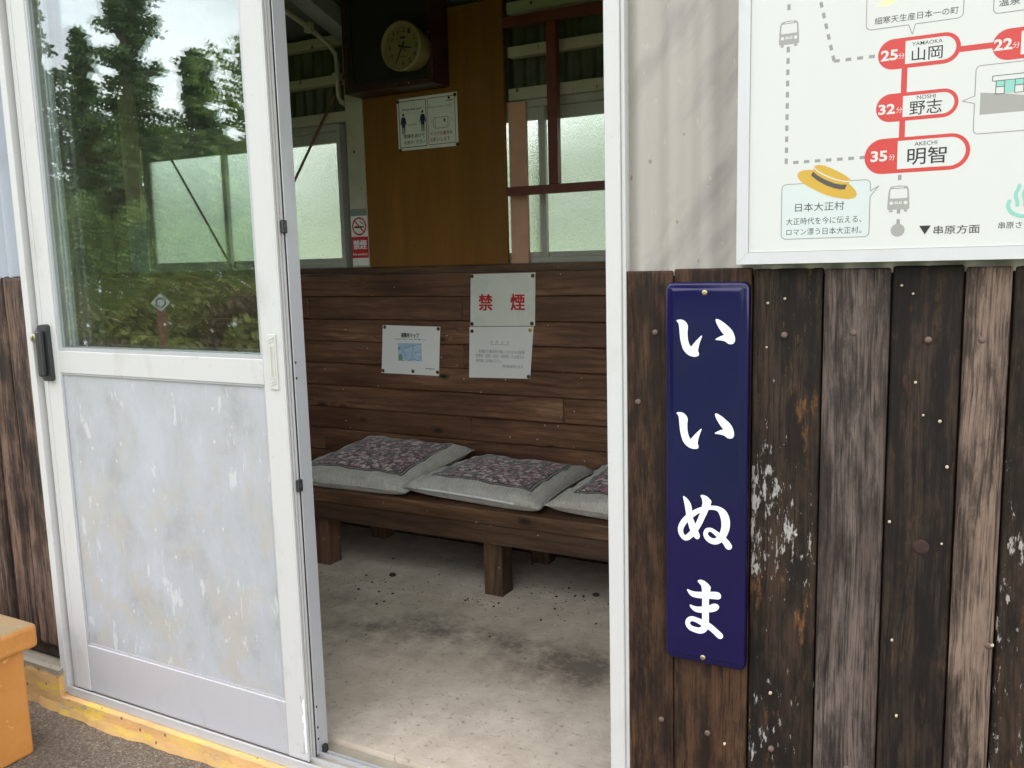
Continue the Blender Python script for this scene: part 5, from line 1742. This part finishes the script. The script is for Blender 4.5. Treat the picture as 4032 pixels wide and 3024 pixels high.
def hand(deg, l, w, tail, y):
    a = rad(90 - deg)
    d = (math.cos(a), math.sin(a))
    nn = (-d[1], d[0])
    P = lambda s, t_: (cx + d[0] * s + nn[0] * t_, cz + d[1] * s + nn[1] * t_)
    return [P(-tail, w), P(-tail, -w), P(l * .6, -w * .75), P(l, -w * .35), P(l, w * .35), P(l * .6, w * .75)]


m = MB()
m.prism(hand(104, .047, .0042, .02, 0), 1.4362, 1.4372)
m.prism(hand(208, .068, .0034, .022, 0), 1.4347, 1.4357)
m.prism(hand(324, .074, .0009, .03, 0), 1.4335, 1.4341)
m.prism(hand(138, .036, .0011, .0, 0), 1.4376, 1.4382)
m.lathe_y(cx, cz, [(.0055, 1.4392), (.0055, 1.4335), (0, 1.433)], 16)
m.build('hands', MAT['ink'], ck)

# ------------------------------------------------------------------ litter on the floor
random.seed(21)


def crumpled(cx, cy, r, name, label):
    m = MB()
    bmesh.ops.create_icosphere(m.bm, subdivisions=2, radius=r)
    for v in m.bm.verts:
        v.co.x *= random.uniform(.8, 1.25); v.co.y *= random.uniform(.8, 1.2); v.co.z = v.co.z * random.uniform(.35, .6)
    zmin = min(v.co.z for v in m.bm.verts)
    for v in m.bm.verts: v.co += Vector((cx, cy, -zmin))
    return tag(m.build(name, MAT['leaf_litter']), label=label, cat='leaf')


crumpled(-2.153, 1.21, .014, 'dry_leaf', 'crumpled brown leaf on the concrete below the cushion by the door edge')
crumpled(-1.297, 1.365, .013, 'dry_leaf', 'dark curled leaf on the concrete beside the bench leg')
cm = MB()
def crumb(x, y, s):
    M4 = Matrix.Translation((x, y, s * .3)) @ Matrix.Rotation(random.uniform(0, 6), 4, 'Z') @ Matrix.Diagonal((s * random.uniform(.8, 1.6), s, s * .6, 1))
    bmesh.ops.create_icosphere(cm.bm, subdivisions=1, radius=1.0, matrix=M4)
for (x, y, sx, sy, nn) in ((-1.43, 1.33, .10, .05, 34), (-1.68, 1.105, .05, .025, 22), (-1.38, 1.20, .14, .07, 24), (-2.22, 1.12, .09, .03, 22), (-1.95, 1.05, .2, .1, 20), (-1.6, .9, .4, .2, 18), (-2.05, 1.4, .2, .1, 14)):
    for _ in range(nn):
        crumb(random.gauss(x, sx), min(1.58, max(.125, random.gauss(y, sy))), random.choice((.0015, .002, .0025, .003, .005)))
tag(cm.build('dirt_crumbs', MAT['crumb']), label='dark soil crumbs scattered over the concrete floor', cat='dirt', kind='stuff')


# ------------------------------------------------------------------ planting across the track and behind the shelter
def quads(centres, size, rng, flat=0.0, aspect=1.5):
    n = len(centres)
    a = rng.normal(size=(n, 3)); a[:, 2] *= (1 - flat); a /= np.linalg.norm(a, axis=1)[:, None]
    b = rng.normal(size=(n, 3)); b -= (b * a).sum(1)[:, None] * a; b /= np.linalg.norm(b, axis=1)[:, None]
    s = size * rng.uniform(.6, 1.3, n)[:, None]
    a = a * s * aspect * .5; b = b * s * .5
    P = np.stack([centres - a, centres - b * .9 + a * .1, centres + a, centres + b * .9 + a * .1], 1)
    return P.reshape(-1, 3)


def mesh_quads(name, V, mat, parent=None):
    me = bpy.data.meshes.new(name)
    n = len(V) // 4
    me.vertices.add(len(V)); me.vertices.foreach_set("co", V.astype(np.float32).ravel())
    me.loops.add(len(V)); me.loops.foreach_set("vertex_index", np.arange(len(V), dtype=np.int32))
    me.polygons.add(n); me.polygons.foreach_set("loop_start", np.arange(0, len(V), 4, dtype=np.int32))
    me.polygons.foreach_set("loop_total", np.full(n, 4, dtype=np.int32))
    me.update(); me.validate()
    me.materials.append(mat)
    o = bpy.data.objects.new(name, me); COL.objects.link(o)
    if parent is not None:
        o.parent = parent; o.matrix_parent_inverse = Matrix.Translation(-parent.location)
    return o


def tree(x, y, h, w, kind, seed, label, zc=0.25, n=9000, group='trees beyond the track', leaf=.125):
    rng = np.random.default_rng(seed)
    z0 = land_z(x, y)
    h = h - z0
    t = empty('conifer_tree' if kind == 'leaf_dark' else 'broadleaf_tree', (x, y, z0), label=label, cat='tree', group=group)
    rd_ = random.Random(seed)
    m = MB()
    lean = rd_.uniform(-.2, .2)
    tp = [(x + lean * s * s, y + .1 * math.sin(3 * s), z0 - .2 + (h * .97 + .2) * s) for s in (0, .2, .4, .6, .8, 1)]
    m.tube(tp, [h * .022 * (1 - .9 * s) + .01 for s in (0, .2, .4, .6, .8, 1)], 8)
    cl = []
    nb = 84
    for k in range(nb):
        s = zc + (1 - zc) * (k + rd_.random()) / nb
        if kind == 'leaf_dark':
            r = w * .5 * (1 - ((s - zc) / (1 - zc)) ** 1.5) * rd_.uniform(.45, 1.15) + .12
        else:
            q = (s - zc) / (1 - zc)
            r = w * .5 * math.sqrt(max(0.03, 1 - (2 * q - .9) ** 2 / 1.3)) * rd_.uniform(.5, 1.1)
        a = rd_.uniform(0, 2 * math.pi)
        base = Vector((x + lean * s * s, y, z0 + h * s))
        tip = base + Vector((math.cos(a) * r, math.sin(a) * r, (-.12 if kind == 'leaf_dark' else .25) * r))
        if k % 2 == 0: m.tube([base, (base + tip) / 2 + Vector((0, 0, .04)), tip], [.02, .014, .006], 5)
        for q in (.12, .4, .7, 1.0):
            cl.append((base.lerp(tip, q) + Vector((rd_.gauss(0, .06), rd_.gauss(0, .06), rd_.gauss(0, .08))), .10 + .17 * r * (1.25 - q * .5)))
    m.build('trunk', MAT['bark'], t)
    C_ = []
    per = n // len(cl)
    for c, r in cl:
        d = rng.normal(size=(per, 3)); d /= np.linalg.norm(d, axis=1)[:, None]
        d *= (rng.random(per) ** .5)[:, None] * r * 1.35; d[:, 2] *= .85
        C_.append(np.array(c)[None] + d)
    V = quads(np.concatenate(C_), leaf, rng, 0.3)
    mesh_quads('crown', V, MAT[kind], t)
    return t


# row seen mirrored in the door glass (tall conifers with sky between them)
tree(-23.2, -14, 9.2, 2.9, 'leaf_dark', 1, 'tall slim conifer at the far left of the row reflected in the door glass', .08)
tree(-21.75, -14.3, 7.5, 1.7, 'leaf_dark', 2, 'shorter dark conifer beside the tallest one in the door reflection', .08)
tree(-19.3, -14, 11.5, 2.1, 'leaf_dark', 3, 'tallest conifer reaching past the top of the door reflection', .12, 13000)
tree(-16.5, -13.6, 6.2, 1.5, 'leaf_dark', 4, 'small pointed conifer before the broad tree in the door reflection', .1, 7000)
tree(-14.4, -14.2, 6.5, 3.9, 'leaf_mid', 5, 'broad leafy tree near the right edge of the door reflection', .15, 10000)
tree(-18.0, -15.5, 4.4, 3.4, 'leaf_mid', 6, 'low bushy tree between the tallest conifer and the pointed one', .1, 8000)
tree(-20.4, -15.8, 5.0, 4.2, 'leaf_mid', 7, 'low bushy tree under the shorter dark conifer', .1, 8000)
tree(-23.4, -16, 5.6, 4.5, 'leaf_mid', 8, 'low bushy tree under the slim conifer', .1, 8000)
tree(-25.8, -14.5, 9.5, 3.2, 'leaf_dark', 9, 'conifer standing left of the reflected row', .08)
tree(-12.2, -14.0, 7.8, 3.6, 'leaf_dark', 10, 'conifer standing right of the broad leafy tree', .08)
tree(-9.0, -14.8, 7.2, 4.6, 'leaf_mid', 12, 'round leafy tree across the track, second in the row', .12)
tree(-5.2, -14.2, 8.4, 3.6, 'leaf_dark', 13, 'conifer across the track facing the doorway', .08)
tree(-1.4, -15, 7.0, 4.8, 'leaf_mid', 14, 'round leafy tree across the track behind the camera', .12)
tree(3.0, -14.2, 8.6, 3.8, 'leaf_dark', 15, 'conifer across the track, last of the row', .08)


def bush(x, y, rx, ry, h, mat, seed, label, n=2600, group='clipped azalea bushes across the track', name='azalea_bush'):
    rng = np.random.default_rng(seed)
    z0 = land_z(x, y)
    o = None
    d = rng.normal(size=(n, 3)); d[:, 2] = np.abs(d[:, 2]); d /= np.linalg.norm(d, axis=1)[:, None]
    r = rng.uniform(.78, 1.02, n)[:, None]
    lump = 1 + .13 * np.sin(d[:, 0] * 5 + seed) * np.cos(d[:, 1] * 4 + seed * 2) + .08 * np.sin(d[:, 2] * 9 + seed)
    c = d * r * lump[:, None] * np.array([rx, ry, h]) + np.array([x, y, z0 - .05])
    b = empty(name, (x, y, z0), label=label, cat='bush', group=group)
    mesh_quads('foliage', quads(c, .075, rng, .2), MAT[mat], b)
    m = MB()
    rr = random.Random(seed)
    for k in range(7):
        a = rr.uniform(0, 6.28)
        m.tube([(x, y, z0 - .15), (x + math.cos(a) * rx * .4, y + math.sin(a) * ry * .4, z0 + h * .45), (x + math.cos(a) * rx * .7, y + math.sin(a) * ry * .7, z0 + h * .75)], [.03, .02, .008], 5)
    m.build('stems', MAT['bark'], b)
    return b


rb = random.Random(77)
k = 0
for row, (y, h, x0, x1, nb) in enumerate(((-7.2, 1.0, -14.5, -6.5, 8), (-8.8, 1.15, -17, -8, 8), (-10.4, 1.0, -18.5, -9.5, 7))):
    for i in range(nb):
        x = x0 + (x1 - x0) * (i + rb.uniform(.2, .8)) / nb
        mat = 'leaf_brown' if (k in (2, 9, 13)) else 'leaf_azalea'
        bush(x, y + rb.uniform(-.4, .4), rb.uniform(.55, .9), rb.uniform(.5, .75), h * rb.uniform(.8, 1.1), mat, 100 + k,
             ('rounded reddish azalea bush across the track' if mat == 'leaf_brown' else 'rounded olive green azalea bush across the track'),
             group=('reddish azalea bushes across the track' if mat == 'leaf_brown' else 'olive azalea bushes across the track'))
        k += 1
for i in range(13):
    x = -25 + i * 1.25 + rb.uniform(-.3, .3)
    bush(x, -12.4 + rb.uniform(-.5, .5), rb.uniform(.9, 1.3), rb.uniform(.7, 1.0), rb.uniform(1.6, 2.7), 'leaf_mid', 200 + i,
         'tall dense green shrub before the trees across the track', 5200, 'tall shrubs before the trees across the track', 'green_shrub')
# behind the shelter, seen blurred through the frosted panes
for i in range(12):
    x = -11.5 + i * 1.3 + rb.uniform(-.4, .4)
    bush(x, 6.6 + rb.uniform(-.5, .5), rb.uniform(.9, 1.3), rb.uniform(.6, .9), rb.uniform(.8, 1.4), 'leaf_mid', 300 + i,
         'green shrub on the bank behind the shelter', 2200, 'shrubs on the bank behind the shelter', 'green_shrub')
# long grass with daisies
rng = np.random.default_rng(9)
n = 9000
gx = rng.uniform(-20, -6, n); gy = rng.uniform(-12, -9.2, n)
gz = np.array([land_z(a, b) for a, b in zip(gx, gy)])
hh = rng.uniform(.35, .95, n)
lx = rng.normal(0, .12, n); ly = rng.normal(0, .12, n)
V = np.stack([np.stack([gx - .012, gy, gz], 1), np.stack([gx + .012, gy, gz], 1), np.stack([gx + lx + .004, gy + ly, gz + hh], 1), np.stack([gx + lx - .004, gy + ly, gz + hh], 1)], 1).reshape(-1, 3)
tag(mesh_quads('wild_grass', V, MAT['grass']), label='long wild grass on the bank across the track', cat='grass', kind='stuff')
n = 220
cx_ = rng.uniform(-18, -8, n); cy_ = rng.choice([-8.1, -9.6, -10.0], n) + rng.normal(0, .25, n)
cz_ = np.array([land_z(a, b) for a, b in zip(cx_, cy_)]) + rng.uniform(.75, 1.2, n)
tag(mesh_quads('daisies', quads(np.stack([cx_, cy_, cz_], 1), .05, rng, 0, 1.0), MAT['petal']), label='white daisies flowering between the azaleas', cat='flowers', kind='stuff')

# marker stake with a diamond plate, mirrored in the glass
px, py = -8.05, -5.0
mk = empty('marker_stake', (px, py, -.75), label='brown wooden stake carrying a pale diamond plate with a dark ring', cat='marker post')
MB().box(px - .035, px + .035, py - .035, py + .035, -.8, .90, .006).build('stake', MAT['stake'], mk)
pq = MB()
Q = Vector((.77, .64, 0)).normalized(); S_ = Vector((-Q.y, Q.x, 0))
c0 = Vector((px, py, .93)) + Q * .045
def mark_face(m, pts, d):
    vs = [m.bm.verts.new(c0 + S_ * a + Vector((0, 0, b)) + Q * d) for a, b in pts]
    m.bm.faces.new(vs)
dia = [(0, -.10), (.10, 0), (0, .10), (-.10, 0)]
f0 = [pq.bm.verts.new(c0 + S_ * a + Vector((0, 0, b))) for a, b in dia]
f1 = [pq.bm.verts.new(c0 + S_ * a + Vector((0, 0, b)) + Q * .006) for a, b in dia]
pq.bm.faces.new(f0); pq.bm.faces.new(f1)
for i in range(4): pq.bm.faces.new((f0[i], f0[(i + 1) % 4], f1[(i + 1) % 4], f1[i]))
pq.build('plate', MAT['reflector'], mk)
rg = MB()
for i in range(24):
    a, b = 2 * math.pi * i / 24, 2 * math.pi * (i + 1) / 24
    mark_face(rg, [(.055 * math.cos(a), .055 * math.sin(a)), (.055 * math.cos(b), .055 * math.sin(b)), (.04 * math.cos(b), .04 * math.sin(b)), (.04 * math.cos(a), .04 * math.sin(a))], .008)
rg.build('ring', MAT['ink'], mk)

bpy.data.objects.remove(_txo)
